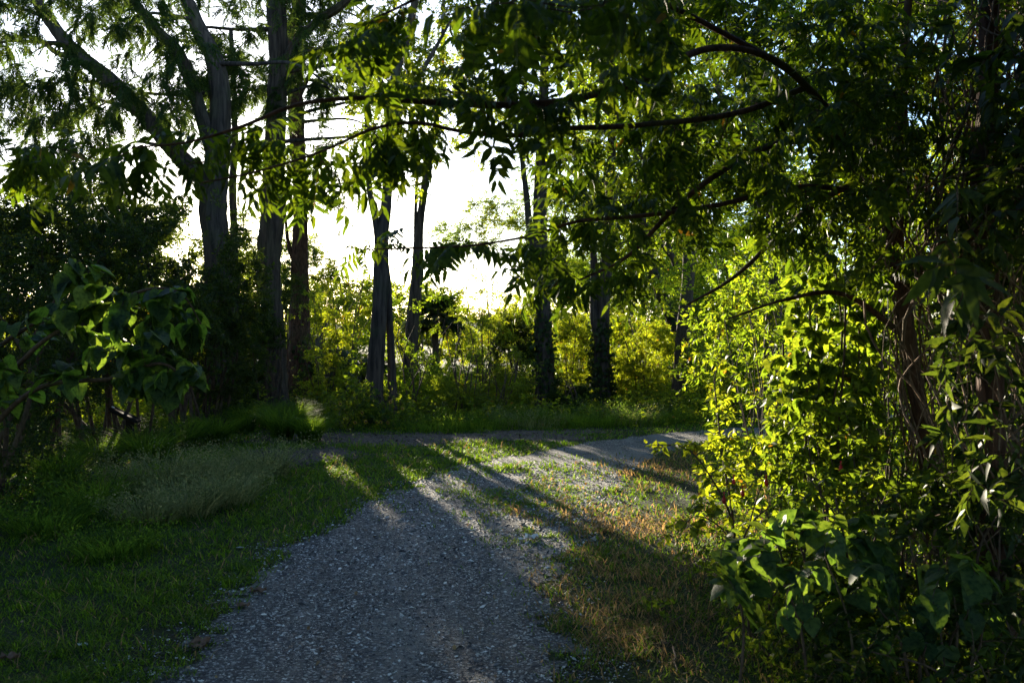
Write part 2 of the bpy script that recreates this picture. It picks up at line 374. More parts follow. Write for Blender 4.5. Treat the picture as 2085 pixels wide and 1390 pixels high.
M['deadleaf'] = plain('dead leaf', (.17, .09, .05), .7, var=.4)
M['paint'] = plain('pale car paint', (.55, .57, .60), .25, var=.03); M['glass'] = plain('dark car glass', (.02, .025, .03), .08, var=.0); M['tyre'] = plain('tyre rubber', (.02, .02, .02), .8)
M['hill'] = plain('far hill', (.05, .075, .06), .9)

def soil_mat():
    m, nt, o = mat('soil and turf'); N = nt.nodes; Lk = nt.links.new
    tc = N.new('ShaderNodeTexCoord'); n1 = N.new('ShaderNodeTexNoise'); n1.inputs['Scale'].default_value = .9; n1.inputs['Detail'].default_value = 8
    n2 = N.new('ShaderNodeTexNoise'); n2.inputs['Scale'].default_value = 45; n2.inputs['Detail'].default_value = 5
    for n in (n1, n2): Lk(tc.outputs['Object'], n.inputs[0])
    r1 = ramp(nt, [(.045, .035, .022), (.04, .055, .02), (.05, .07, .02)], [.35, .5, .7]); r2 = ramp(nt, [(.5, .5, .5), (1.3, 1.25, 1.1)], [.3, .7])
    Lk(n1.outputs[0], r1.inputs[0]); Lk(n2.outputs[0], r2.inputs[0])
    x = N.new('ShaderNodeMix'); x.data_type = 'RGBA'; x.blend_type = 'MULTIPLY'; x.inputs[0].default_value = 1; Lk(r1.outputs[0], x.inputs[6]); Lk(r2.outputs[0], x.inputs[7])
    p = N.new('ShaderNodeBsdfPrincipled'); Lk(x.outputs[2], p.inputs['Base Color']); p.inputs['Roughness'].default_value = .95; p.inputs['Specular IOR Level'].default_value = .15
    b = N.new('ShaderNodeBump'); b.inputs['Strength'].default_value = .8; b.inputs['Distance'].default_value = .02; Lk(n2.outputs[0], b.inputs['Height']); Lk(b.outputs[0], p.inputs['Normal'])
    Lk(p.outputs[0], o.inputs[0]); return m
def gravel_mat():
    m, nt, o = mat('fine grey gravel'); N = nt.nodes; Lk = nt.links.new
    tc = N.new('ShaderNodeTexCoord')
    v = N.new('ShaderNodeTexVoronoi'); v.inputs['Scale'].default_value = 75; v.inputs['Randomness'].default_value = 1; Lk(tc.outputs['Object'], v.inputs[0])
    v2 = N.new('ShaderNodeTexVoronoi'); v2.inputs['Scale'].default_value = 160; Lk(tc.outputs['Object'], v2.inputs[0])
    sep = N.new('ShaderNodeSeparateColor'); Lk(v.outputs['Color'], sep.inputs[0])
    r = ramp(nt, [(.012, .013, .017), (.045, .046, .054), (.12, .12, .125), (.55, .53, .5)], [0, .45, .78, 1]); Lk(sep.outputs[0], r.inputs[0])
    n = N.new('ShaderNodeTexNoise'); n.inputs['Scale'].default_value = .8; n.inputs['Detail'].default_value = 7
    # dusty worn patches where the fines show, drawn out along the wheel tracks
    mp = N.new('ShaderNodeMapping'); mp.inputs['Scale'].default_value = (3.2, .55, 1); mp.inputs['Rotation'].default_value = (0, 0, -.12); Lk(tc.outputs['Object'], mp.inputs[0]); Lk(mp.outputs[0], n.inputs[0])
    rd = ramp(nt, [(0, 0, 0), (1, 1, 1)], [.48, .62]); Lk(n.outputs[0], rd.inputs[0])
    mm = N.new('ShaderNodeMath'); mm.operation = 'MULTIPLY'; mm.inputs[1].default_value = .7; Lk(rd.outputs[0], mm.inputs[0])
    x = N.new('ShaderNodeMix'); x.data_type = 'RGBA'; Lk(mm.outputs[0], x.inputs[0]); Lk(r.outputs[0], x.inputs[6]); x.inputs[7].default_value = (.21, .20, .19, 1)
    p = N.new('ShaderNodeBsdfPrincipled'); Lk(x.outputs[2], p.inputs['Base Color']); p.inputs['Roughness'].default_value = .75
    ad = N.new('ShaderNodeMath'); ad.operation = 'ADD'; Lk(v.outputs['Distance'], ad.inputs[0]); Lk(v2.outputs['Distance'], ad.inputs[1])
    b = N.new('ShaderNodeBump'); b.inputs['Strength'].default_value = 1.; b.inputs['Distance'].default_value = .012; b.invert = True; Lk(ad.outputs[0], b.inputs['Height'])
    Lk(b.outputs[0], p.inputs['Normal']); Lk(p.outputs[0], o.inputs[0]); return m
def speck_mat(name, cols, rough=.6):
    m, nt, o = mat(name); N = nt.nodes; Lk = nt.links.new
    g = N.new('ShaderNodeNewGeometry'); r = ramp(nt, cols); Lk(g.outputs['Random Per Island'], r.inputs[0])
    p = N.new('ShaderNodeBsdfPrincipled'); Lk(r.outputs[0], p.inputs['Base Color']); p.inputs['Roughness'].default_value = rough
    Lk(p.outputs[0], o.inputs[0]); return m
M['soil'] = soil_mat(); M['gravel'] = gravel_mat()
M['pebble'] = speck_mat('pebble', [(.010, .010, .014), (.025, .025, .03), (.05, .05, .056), (.12, .12, .125), (.45, .44, .43), (.85, .83, .8)], .6)
M['chip'] = speck_mat('bark chip', [(.03, .02, .015), (.07, .045, .033), (.12, .08, .06), (.2, .145, .115)], .8)

# ------------------------------------------------------------------ the ground
def hash2(i, j, s):
    h = np.sin(i*127.1+j*311.7+s*74.7)*43758.5453; return h-np.floor(h)
def vn(x, y, f, s=0):
    x = x*f; y = y*f; i = np.floor(x); j = np.floor(y); u = x-i; v = y-j; u = u*u*(3-2*u); v = v*v*(3-2*v)
    return (hash2(i, j, s)*(1-u)+hash2(i+1, j, s)*u)*(1-v)+(hash2(i, j+1, s)*(1-u)+hash2(i+1, j+1, s)*u)*v
def fbm(x, y, f, s=0): return .5*vn(x, y, f, s)+.3*vn(x, y, f*2.3, s+1)+.2*vn(x, y, f*5.1, s+2)
Lpx = [(-420, 2600), (0, 1760), (290, 1390), (500, 1200), (590, 1110), (745, 1035), (790, 1008), (870, 980), (950, 945), (1100, 918), (1250, 893), (1400, 878), (1560, 868)]
Rpx = [(1300, 2600), (1190, 1760), (1140, 1390), (1115, 1200), (1135, 1130), (1165, 1085), (1190, 1040), (1225, 1005), (1290, 955), (1340, 925), (1420, 903), (1560, 893)]
LE = np.array([G(*p) for p in Lpx]); RE = np.array([G(*p) for p in Rpx])
LE = np.vstack([LE, [7.8, 21.5], [13, 24]]); RE = np.vstack([RE, [7.6, 18.3], [13, 20.5]])
def path_edges(y): return np.interp(y, LE[:, 1], LE[:, 0]), np.interp(y, RE[:, 1], RE[:, 0])
def path_in(x, y):
    """signed metres inside the path (negative outside)"""
    # past the bend the track runs to the right: use edges in y as well
    l, r = path_edges(y); w = .26*(fbm(x, y, 2.2, 5)-.5)*2+.16*(fbm(x, y, 8, 6)-.5)*2
    a = np.minimum(x-l, r-x)
    yl = np.interp(x, LE[8:, 0], LE[8:, 1]); yr = np.interp(x, RE[8:, 0], RE[8:, 1])
    b = np.minimum(yl-y, y-yr)
    return np.where(x > 1.3, np.where(y > 10.5, b, -1), a)+w
def ground_z(x, y):
    l, r = path_edges(np.clip(y, 1, 17)); off = np.maximum(np.maximum(l-x, x-r)-.6, 0)
    k = np.minimum(off/2, 1)*np.clip((40-np.hypot(x, y))/15, 0, 1)
    return (fbm(x, y, .35, 3)-.5)*.22*k*np.where(y > 13.5, .3, 1)
xs = np.concatenate([np.linspace(-600, -16, 12)[:-1], np.arange(-16, 16.01, .25), np.linspace(16, 600, 12)[1:]])
ys = np.concatenate([np.linspace(-120, -2, 6)[:-1], np.arange(-2, 30.01, .25), np.linspace(30, 1200, 14)[1:]])
gx, gy = np.meshgrid(xs, ys); gz = ground_z(gx, gy); nx, ny = len(xs), len(ys)
i = (np.arange(ny-1)[:, None]*nx+np.arange(nx-1)[None]).ravel()
g = Geo(); g.add(np.stack([gx.ravel(), gy.ravel(), gz.ravel()], 1), np.stack([i, i+1, i+nx+1, i+nx], 1))
tag(g.build('ground', M['soil']), None, None, kind='structure')
# the path: a sheet of small cells whose ragged outline follows path_in
px_, py_ = np.meshgrid(np.arange(-4, 13, .045), np.arange(-1, 23.5, .045)); ok = path_in(px_, py_) > -.05
nx = px_.shape[1]; cells = (ok[:-1, :-1] & ok[1:, :-1] & ok[:-1, 1:] & ok[1:, 1:]); ii, jj = np.nonzero(cells); k = ii*nx+jj
g = Geo(); g.add(np.stack([px_.ravel(), py_.ravel(), .004+0*px_.ravel()], 1), np.stack([k, k+1, k+nx+1, k+nx], 1))
tag(g.build('path', M['gravel']), None, None, kind='structure')
# low mulch bed beyond the lawn
def mulch_in(x, y):
    q = (x+1.35)/2.7; top = 17.8+.4*np.sin(x*.9); bot = 15.6+.3*np.sin(x*1.3+1)
    a = np.minimum(np.minimum(top-y, y-bot), (1-abs(q))*2); b = .9-np.hypot((x+3.2)/1.1, y-14.1)
    return np.maximum(a, b)+(fbm(x, y, 1.2, 21)-.5)*1.3
px_, py_ = np.meshgrid(np.arange(-7, 5, .08), np.arange(12, 19.5, .08)); ok = (mulch_in(px_, py_) > 0) & (path_in(px_, py_) < -.25)
nx = px_.shape[1]; cells = (ok[:-1, :-1] & ok[1:, :-1] & ok[:-1, 1:] & ok[1:, 1:]); ii, jj = np.nonzero(cells); k = ii*nx+jj
g = Geo(); g.add(np.stack([px_.ravel(), py_.ravel(), ground_z(px_, py_).ravel()+.008], 1), np.stack([k, k+1, k+nx+1, k+nx], 1))
tag(g.build('mulch_bed', plain('mulch', (.06, .04, .03), .95, var=.5)), None, None, kind='structure')
rng = np.random.default_rng(3)
def scatter(n, y0, y1, power, x0=-1e9, x1=1e9, marg=1.0):
    u = rng.random(n); e = 2-power
    y = (y0**e+(y1**e-y0**e)*u)**(1/e); hw = .54*y+marg
    x = rng.uniform(-1, 1, n)*hw; m = (x > x0) & (x < x1); return x[m], y[m]
def chips(name, n, y0, y1, size, flat, matn, mask, label, cat, zoff=0.004, power=1.6):
    x, y = scatter(n, y0, y1, power); m = mask(x, y); x, y = x[m], y[m]; N = len(x)
    v = np.array([(1, 0, 0), (-.9, 0, 0), (0, .8, 0), (0, -.8, 0), (0, 0, .6), (0, 0, -.6)], float)
    f = np.array([(0, 2, 4), (2, 1, 4), (1, 3, 4), (3, 0, 4), (2, 0, 5), (1, 2, 5), (3, 1, 5), (0, 3, 5)])
    s = size*np.exp(rng.normal(0, .4, N))*np.clip(y/7, .8, 1.15); th = rng.uniform(0, 6.3, N); V = v[None]*(1+rng.normal(0, .25, (N, 6, 3)))
    V[..., 0] *= rng.uniform(.8, flat[0], (N, 1)); V[..., 2] *= flat[1]; ti = rng.normal(0, .3, (N, 1)); V[..., 2] += V[..., 0]*ti
    X = V[..., 0]*np.cos(th)[:, None]-V[..., 1]*np.sin(th)[:, None]; Yv = V[..., 0]*np.sin(th)[:, None]+V[..., 1]*np.cos(th)[:, None]
    V = np.stack([X, Yv, V[..., 2]], -1)*s[:, None, None]+np.stack([x, y, np.full(N, zoff)+ground_z(x, y)+s*.15], 1)[:, None]
    g = Geo(); g.add(V.reshape(-1, 3), (f[None]+(np.arange(N)*6)[:, None, None]).reshape(-1, 3))
    tag(g.build(name, M[matn], smooth=False), label, cat, kind='stuff')
chips('gravel', 190000, 3.9, 13, .0072, (1.5, .6), 'pebble', lambda x, y: (path_in(x, y) > -.12-.25*rng.random(len(x))) & (rng.random(len(x)) < np.clip(.35+1.3*(fbm(x, y, 1.1, 7)-.3), .1, 1)), 'loose grey and white gravel on the path', 'gravel')
chips('wood_chips', 40000, 12, 18.5, .0105, (2.4, .4), 'chip', lambda x, y: (mulch_in(x, y) > -.2) & (path_in(x, y) < -.1), 'brown wood chips on the bare bed behind the lawn', 'wood chips', .008)

# grass blades ------------------------------------------------------
def blades(geo, x, y, z, h, w, lean, rng, segs=2, dirs=None, droop=.5):
    N = len(x); th = rng.uniform(0, 6.3, N) if dirs is None else dirs
    d = np.stack([np.cos(th), np.sin(th), 0*th], 1); s = np.stack([-np.sin(th), np.cos(th), 0*th], 1)
    tw = rng.uniform(-1, 1, (N, 1)); s = unit(s+d*tw); K = segs+1; t = np.linspace(0, 1, K)
    base = np.stack([x, y, z], 1); up = np.array([0, 0, 1.])
    c = base[:, None]+(up*(t-droop*t**2.2)[None, :, None])*h[:, None, None]+d[:, None]*(t**1.5)[None, :, None]*(h*lean)[:, None, None]
    wid = (w[:, None]*(1-t**1.5)[None]*.5)[..., None]
    L = c-s[:, None]*wid; R = c+s[:, None]*wid
    V = np.concatenate([L[:, :-1], R[:, :-1], c[:, -1:]], 1); nv = 2*(K-1)+1
    b = (np.arange(N)*nv)[:, None]
    q = [b+np.array([[k, k+K-1, k+K, k+1]]) for k in range(K-2)]; tri = b+np.array([[K-2, 2*K-3, 2*K-2]])
    geo.add(V.reshape(-1, 3), np.vstack(q) if q else np.zeros((0, 4)), tri)
rng = np.random.default_rng(11)
def lawn_density(x, y):
    pi = path_in(x, y); l, r = path_edges(y)
    d = np.clip(.5-pi*5, 0, 1)*.95                                       # off the path
    right = (x > (l+r)/2)
    d = np.where(right, d*np.clip(.12+1.6*(fbm(x, y, 1.1, 40)-.28), 0.03, 1), d*np.clip(.55+1.2*(fbm(x, y, .9, 60)-.35), .2, 1))
    # weeds growing on the track by the bend
    mid = 1.3*np.exp(-((y-8.9)/1.5)**2-((x-.38)/.42)**2)+.9*np.exp(-((y-10.2)/.9)**2-((x-.2)/.9)**2)+.7*np.exp(-((y-12.4)/1.2)**2-((x-.3)/1.3)**2)
    d = np.maximum(d, np.where(pi > 0, np.clip(mid, 0, 1)*(fbm(x, y, 3.2, 44) > .43), 0))
    d = d*np.clip(.75-mulch_in(x, y)*1.6, .05, 1)
    return d
def dryness(x, y):
    l, r = path_edges(y); right = x > (l+r)/2
    patch = np.exp(-((x-1.15)/.75)**2-((y-8.7)/.75)**2)+np.exp(-((x-1.9)/.7)**2-((y-12.8)/1.2)**2)+.7*np.exp(-((x-.7)/.6)**2-((y-6)/1.5)**2)
    return np.where(right, .08+.75*np.clip(patch, 0, 1)+.5*(fbm(x, y, 1.4, 70)-.45), .03+.25*np.clip(fbm(x, y, .8, 71)-.6, 0, 1))
x, y = scatter(430000, 3.6, 24, 1.75); k = rng.random(len(x)) < lawn_density(x, y)*np.clip(.25+1.7*(fbm(x, y, 5, 84)-.2), .1, 1); x, y = x[k], y[k]
dry = rng.random(len(x)) < dryness(x, y); sc = np.clip(y/6, .85, 2.2)
hh = (.034+.07*fbm(x, y, 1.7, 80)**1.5)*rng.uniform(.6, 1.5, len(x))*np.where(path_in(x, y) > 0, .8, 1)*(.25+1.8*fbm(x, y, 6.5, 83)**1.3)
l_, r_ = path_edges(y); hh *= np.where(x > (l_+r_)/2, 1.05, 1.25)*np.where(dry, 1.5, 1)
for nm, mk, lab in (('lawn_grass', ~dry, 'short green grass on both sides of the path'), ('dry_grass', dry, 'short straw coloured dry grass along the right of the path')):
    g = Geo(); blades(g, x[mk], y[mk], ground_z(x, y)[mk], hh[mk], .0078*sc[mk], rng.uniform(.3, 1.6, mk.sum()), rng, 2, droop=.45)
    tag(g.build(nm, M['grassm' if nm[0] == 'l' else 'drym']), lab, 'grass', kind='stuff')
# broad-leaved weeds mixed in the lawn
x, y = scatter(26000, 3.8, 17, 1.7); k = (rng.random(len(x)) < lawn_density(x, y)*.8) & (fbm(x, y, 1.3, 90) > .42); x, y = x[k], y[k]; N = len(x)
g = Geo(); leaves(g, 'diam', np.stack([x, y, ground_z(x, y)+rng.uniform(.01, .05, N)], 1), rng.normal(0, 1, (N, 3))*[1, 1, .3], np.array([0, 0, 1.])+rng.normal(0, .3, (N, 3)), rng.uniform(.012, .032, N)*np.clip(y/6, .9, 1.6), rng, False)
tag(g.build('lawn_weeds', M['vineleaf']), 'small round leaved weeds mixed in the lawn', 'weeds', kind='stuff')

# dead leaf bits lying about on path and lawn
x, y = scatter(900, 4, 17, 1.5); k = (x > -4-.1*y) & (rng.random(len(x)) < np.where(path_in(x, y) > .5, .35, .8)); x, y = x[k], y[k]; N = len(x)
g = Geo(); leaves(g, 'ovate', np.stack([x, y, ground_z(x, y)+rng.uniform(.012, .03, N)], 1), rng.normal(0, 1, (N, 3))*[1, 1, .2], np.array([0, 0, 1.])+rng.normal(0, .3, (N, 3)), rng.uniform(.015, .045, N), rng, False)
tag(g.build('leaf_litter', speck_mat('litter', [(.05, .03, .02), (.14, .08, .04), (.25, .16, .07), (.32, .25, .14)], .8)), 'small brown leaf bits scattered over path and lawn', 'leaf litter', kind='stuff')
# low leafy cover under the shrubs, away from the lawn
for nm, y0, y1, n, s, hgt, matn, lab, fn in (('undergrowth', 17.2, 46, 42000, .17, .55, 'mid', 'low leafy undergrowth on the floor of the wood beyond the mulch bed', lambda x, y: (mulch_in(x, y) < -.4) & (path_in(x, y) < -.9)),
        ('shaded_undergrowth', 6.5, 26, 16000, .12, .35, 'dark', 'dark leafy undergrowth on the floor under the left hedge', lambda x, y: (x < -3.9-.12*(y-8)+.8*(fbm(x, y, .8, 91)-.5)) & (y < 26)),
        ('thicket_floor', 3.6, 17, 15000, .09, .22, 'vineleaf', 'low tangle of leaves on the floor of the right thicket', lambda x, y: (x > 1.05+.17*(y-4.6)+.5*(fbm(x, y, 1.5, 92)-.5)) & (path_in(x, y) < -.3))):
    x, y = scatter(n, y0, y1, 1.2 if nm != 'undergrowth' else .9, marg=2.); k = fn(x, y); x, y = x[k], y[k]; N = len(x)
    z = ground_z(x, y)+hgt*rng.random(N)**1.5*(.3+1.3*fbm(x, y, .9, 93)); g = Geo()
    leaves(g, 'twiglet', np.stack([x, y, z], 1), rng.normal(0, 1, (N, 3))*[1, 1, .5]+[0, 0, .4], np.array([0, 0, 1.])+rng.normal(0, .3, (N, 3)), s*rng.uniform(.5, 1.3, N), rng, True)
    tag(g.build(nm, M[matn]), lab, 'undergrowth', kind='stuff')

# ------------------------------------------------------------------ builders for plants
def tree(name, label, cat, limbs, att, leaf, lmat, bmat, nleaf, size, seed, group=None, rough=.1, step=.12, seg=14, ivy=None, sag=.1, upb=.2, droop=.2,
         r0=.02, out=.9, upn=.6, tail=.35, trunkname='trunk', crown='crown', carve=True, parts=None, t0=.2, rscale=1.):
    rng = np.random.default_rng(seed); base = limbs[0][0][0]
    t = thing(name, label, cat, (base[0], base[1], 0), group)
    g = Geo(); skel = [limb(g, p, r, rng, seg if max(r) > .03 else 6, step if max(r) > .03 else .06, rough) for p, r in limbs]
    if len(att) and carve: att = att[shaft_keep(att, rng, .35)]
    tw, tr = connect(skel, att, rng, sag, upb, r0, rscale=rscale) if len(att) else (np.zeros((0, 6, 3)), np.zeros((0, 6)))
    tubes(g, tw, tr, 4); g.build(trunkname, M[bmat], t)
    if len(tw):
        g = Geo(); dress(g, tw, leaf, nleaf, size, rng, out=out, droop=droop, upn=upn, carve=carve, tail=tail, t0=t0)
        if g.n: g.build(crown, M[lmat], t)
    if ivy:                               # (height, density, leaf size): a skin of ivy on the lower trunk
        H, n, s = ivy; c, r = skel[0]; m = c[:, 2] < H; c, r = c[m], r[m]
        i = rng.integers(0, len(c), n); th = rng.uniform(0, 6.3, n); z = np.stack([np.cos(th), np.sin(th), 0*th], 1)
        k = (rng.random(n) > (c[i, 2]/H)**2*.85) & (cnoise(np.stack([th*.6, c[i, 2]*1.3, th*0], 1), 2.2, seed) > -.12); i, z = i[k], z[k]; n = len(i)
        pos = c[i]+z*(r[i]*rng.uniform(.95, 1.5, n))[:, None]+rng.normal(0, .05, (n, 3))*[1, 1, .4]; g = Geo()
        leaves(g, 'heart', pos, z*.5+np.array([0, 0, -.8])+rng.normal(0, .4, (n, 3)), z+rng.normal(0, .4, (n, 3)), s*rng.uniform(.6, 1.2, n), rng, False)
        g.build('ivy', M['dark'], t)
    return t, skel, (tw, tr)

def shrub(name, label, x, y, w, h, leaf, lmat, natt, nleaf, size, seed, group=None, cat='shrub', nst=7, z0=.2, freq=3., thr=-.25, d=None, carve=True, crownz=None, sr=.018, **kw):
    rng = np.random.default_rng(seed); limbs = []
    for k in range(nst):
        a = rng.uniform(0, 6.3); q = rng.uniform(.2, .75); top = np.array([x+math.cos(a)*w*.5*q, y+math.sin(a)*(d or w)*.5*q, h*rng.uniform(.55, .9)])
        b = np.array([x+rng.normal(0, .08*w), y+rng.normal(0, .06*w), -.05]); m = (b+top)/2+np.array([rng.normal(0, .06*w), rng.normal(0, .06*w), h*.1])
        limbs.append(([b, m, top], [sr*rng.uniform(.7, 1.2), sr*.7, sr*.35]))
    lo = crownz if crownz is not None else z0
    att = ell((x, y, (h+lo)/2), (w/2, (d or w)/2, (h-lo)/2*1.05), natt, rng, thr, freq, lo, .25)
    # a few shoots that stick out of the outline
    k = max(3, natt//22); a = ell((x, y, (h+lo)/2), (w/2*1.15, (d or w)/2*1.1, (h-lo)/2*1.22), k, rng, -2, freq, lo, .9); att = np.vstack([att, a])
    return tree(name, label, cat, limbs, att, leaf, lmat, kw.pop('bmat', 'twig'), nleaf, size, seed, group, trunkname='stems', crown='foliage', step=.15, seg=6, r0=.010, carve=carve, **kw)

def pl(pts): return [P(*p) for p in pts]
# ------------------------------------------------------------------ big trees
GB = 'tall trees beyond the mulch bed'
def vert(x, y, pts):                     # trunk centreline: pixel points at one distance, foot on the ground
    a = [P(px, py, y) for px, py in pts]; a[0][2] = -.08; return a
rng = np.random.default_rng(101)
def laterals(Y, cen, pys, rng, reach=(130, 330), side=0):
    out = []
    for py in pys:
        px = np.interp(-py, [-q[1] for q in cen[::1]], [q[0] for q in cen]); s = side or (1 if rng.random() < .5 else -1); L = rng.uniform(*reach); dy = rng.uniform(-2.2, 2.2); up = rng.uniform(-10, 45)
        out.append(([P(px, py, Y), P(px+s*L*.3, py-up*.7, Y+dy*.3), P(px+s*L*.65, py-up, Y+dy*.7), P(px+s*L, py-up+rng.uniform(15, 60), Y+dy)], [.05, .035, .024, .008]))
    return out
# 1 the left cypress with two leaning limbs
Y = 19.8
main = vert(0, Y, [(455, 862), (452, 800), (447, 620), (443, 500), (434, 428), (441, 350), (448, 200), (436, 120), (413, 75), (385, 10), (360, -60), (350, -220)])
lA = [P(440, 380, Y), P(373, 327, Y+.3), P(302, 242, Y+.6), P(227, 166, Y+.9), P(146, 100, Y+1.1), P(80, 10, Y+1.2), P(30, -80, Y+1.2)]
lB = [P(440, 330, Y), P(410, 235, Y-.2), P(393, 176, Y-.3), P(362, 106, Y-.5), P(322, 65, Y-.6), P(272, 0, Y-.8), P(230, -90, Y-.9)]
lC = [P(150, 103, Y+1.1), P(120, 110, Y+1.5), P(60, 75, Y+2), P(-60, 90, Y+2.4)]
att = np.vstack([pxbox((-160, 440), (-140, 250), (16.5, 23), 900, rng, .02, 1.7), pxbox((-160, 380), (150, 330), (17, 22), 260, rng, .05, 1.9), pxbox((-120, 250), (230, 400), (16, 20), 130, rng, -.1, 2)])
tree('cypress_tree', 'tall leaning cypress at left with two long bare limbs arching to the upper left', 'tree',
     [(main, [.42, .33, .27, .26, .27, .24, .2, .17, .15, .13, .1, .07]), (lA, [.2, .17, .16, .15, .13, .11, .08]), (lB, [.15, .13, .12, .11, .1, .08, .06]), (lC, [.06, .05, .04, .02])]+laterals(Y, [(455, 862), (443, 500), (434, 428), (441, 350), (448, 200), (436, 120), (413, 75), (385, 10), (350, -220)], [300, 240, 190, 130, 90, 40, 0, -60], rng)+laterals(Y+.5, [(373, 327), (302, 242), (227, 166), (146, 100), (80, 10)], [300, 230, 180, 130, 90, 40], rng, (120, 220), -1),
     att, 'feather', 'cyp', 'cybark', 11, .36, 201, sag=.35, upb=.25, droop=.55, r0=.03, out=.7, upn=1.2, tail=.5, ivy=(3.1, 3000, .085), seg=28, rough=.12)
# 2 thin trunk in the gap
tree('slender_tree', 'thin pale trunk standing in the bright gap between the two thickest trunks', 'tree',
     [(vert(0, 25, [(484, 830), (482, 700), (478, 560), (476, 450), (474, 380), (478, 250), (470, 60)]), [.14, .11, .1, .09, .085, .07, .05]), ([P(478, 560, 25), P(520, 600, 25.3), P(540, 660, 25.5)], [.03, .025, .01]), ([P(478, 480, 25), P(505, 520, 25), P(508, 640, 24.8)], [.03, .02, .01])],
     pxbox((440, 560), (300, 640), (24, 27), 80, rng, -.1, 2.), 'twiglet', 'mid', 'cybark', 7, .16, 202, ivy=(1.2, 400, .08))
# 3 the second big trunk
Y = 22.6
main = vert(0, Y, [(556, 838), (556, 800), (549, 620), (547, 520), (556, 430), (558, 350), (564, 200), (568, 100), (560, 0), (556, -120), (550, -260)])
lR = [P(566, 200, Y), P(592, 105, Y-.2), P(640, 50, Y-.5), P(700, 8, Y-.8), P(790, -70, Y-1)]
ft = [P(560, 700, Y-.1), P(570, 790, Y-.25), P(580, 836, Y-.4)]; ft[-1][2] = -.05
att = np.vstack([pxbox((420, 720), (-160, 230), (19.5, 26), 620, rng, .05, 1.7), pxbox((440, 760), (120, 330), (21, 25), 110, rng, .1, 2)])
tree('cypress_tree', 'thick shaggy barked cypress just right of the sun with a curved limb to the right', 'tree',
     [(main, [.36, .30, .27, .26, .25, .23, .21, .2, .19, .16, .12]), (lR, [.12, .1, .09, .08, .05]), (ft[::-1], [.16, .12, .06])]+laterals(Y, [(556, 838), (547, 520), (558, 350), (564, 200), (568, 100), (560, 0), (550, -260)], [320, 290, 250, 200, 150, 110, 60, 10, -50], rng),
     att, 'feather', 'cyp', 'cybark', 11, .36, 203, sag=.35, upb=.25, droop=.55, r0=.03, out=.7, upn=1.2, tail=.5, rough=.14, seg=28)
# 4
Y = 26.5
main = vert(0, Y, [(610, 815), (610, 780), (609, 640), (611, 520), (612, 420), (604, 250), (600, 150), (600, 60), (612, -10), (625, -200)])
tree('cypress_tree', 'straight reddish trunk right of the thick shaggy cypress, with ivy round its swollen foot', 'tree',
     [(main, [.42, .34, .25, .2, .18, .19, .2, .18, .15, .1]), ([P(604, 100, Y), P(570, 30, Y), P(520, -60, Y)], [.12, .1, .06]), ([P(608, 200, Y), P(640, 140, Y), P(690, 120, Y+.5), P(790, 160, Y+.6)], [.07, .05, .04, .015]), ([P(609, 560, Y), P(588, 500, Y-.1), P(580, 430, Y-.2)], [.06, .05, .03])]+laterals(Y, [(610, 815), (611, 520), (604, 250), (600, 150), (600, 60), (625, -200)], [330, 250, 160, 100, 30, -20, -60], rng, (120, 260), 1),
     np.vstack([pxbox((560, 860), (-160, 200), (24, 29), 420, rng, .1, 1.7), pxbox((560, 740), (330, 620), (25.5, 27.5), 150, rng, .05, 2)]), 'feather', 'cyp', 'rbark', 10, .38, 204, sag=.3, upb=.25, droop=.5, r0=.03, out=.7, tail=.5, ivy=(1.6, 1500, .09), seg=24, rough=.13)
# 5
Y = 19.6
main = vert(0, Y, [(762, 822), (762, 780), (772, 640), (776, 540), (778, 480), (788, 400), (795, 250), (806, 150), (832, 60), (850, -30), (860, -160)])
tree('forked_tree', 'twisted trunk with a braided dead vine, left of centre, branching above the pale gap', 'tree',
     [(main, [.24, .18, .15, .15, .125, .1, .09, .085, .075, .06, .04]), ([P(774, 560, Y), P(768, 470, Y), P(752, 380, Y-.2), P(748, 260, Y-.4), P(735, 120, Y-.5)], [.09, .07, .06, .05, .03]), ([P(800, 850, Y+.3)*[1, 1, 0], P(797, 740, Y+.3), P(793, 660, Y+.25), P(790, 580, Y+.15), P(780, 500, Y)], [.085, .075, .07, .065, .05]),
      ([P(795, 270, Y), P(840, 180, Y), P(880, 110, Y), P(930, 20, Y)], [.06, .05, .04, .02]), ([P(800, 200, Y), P(745, 120, Y), P(700, 60, Y)], [.04, .03, .015])],
     np.vstack([pxbox((700, 1000), (-160, 220), (18.5, 23), 420, rng, 0, 1.6), pxbox((680, 900), (170, 410), (18.5, 22), 110, rng, -.05, 1.8)]), 'twiglet', 'mid', 'cybark', 9, .2, 205, r0=.025, ivy=(1.1, 300, .09))
Y = 27.5
tree('slim_tree', 'slim dark trunk leaning slightly right, behind the palm in the middle', 'tree',
     [(vert(0, Y, [(830, 810), (834, 760), (840, 660), (850, 560), (852, 480), (862, 400), (872, 330), (885, 270), (900, 130), (905, -60)]), [.25, .2, .17, .15, .12, .1, .09, .08, .06, .04]), ([P(850, 560, Y), P(846, 470, Y), P(848, 380, Y), P(856, 290, Y)], [.08, .05, .045, .02])],
     pxbox((780, 1000), (60, 470), (26, 29.5), 330, rng, .0, 1.7), 'twiglet', 'mid', 'cybark', 8, .18, 206, ivy=(3.2, 900, .09))
Y = 22.5
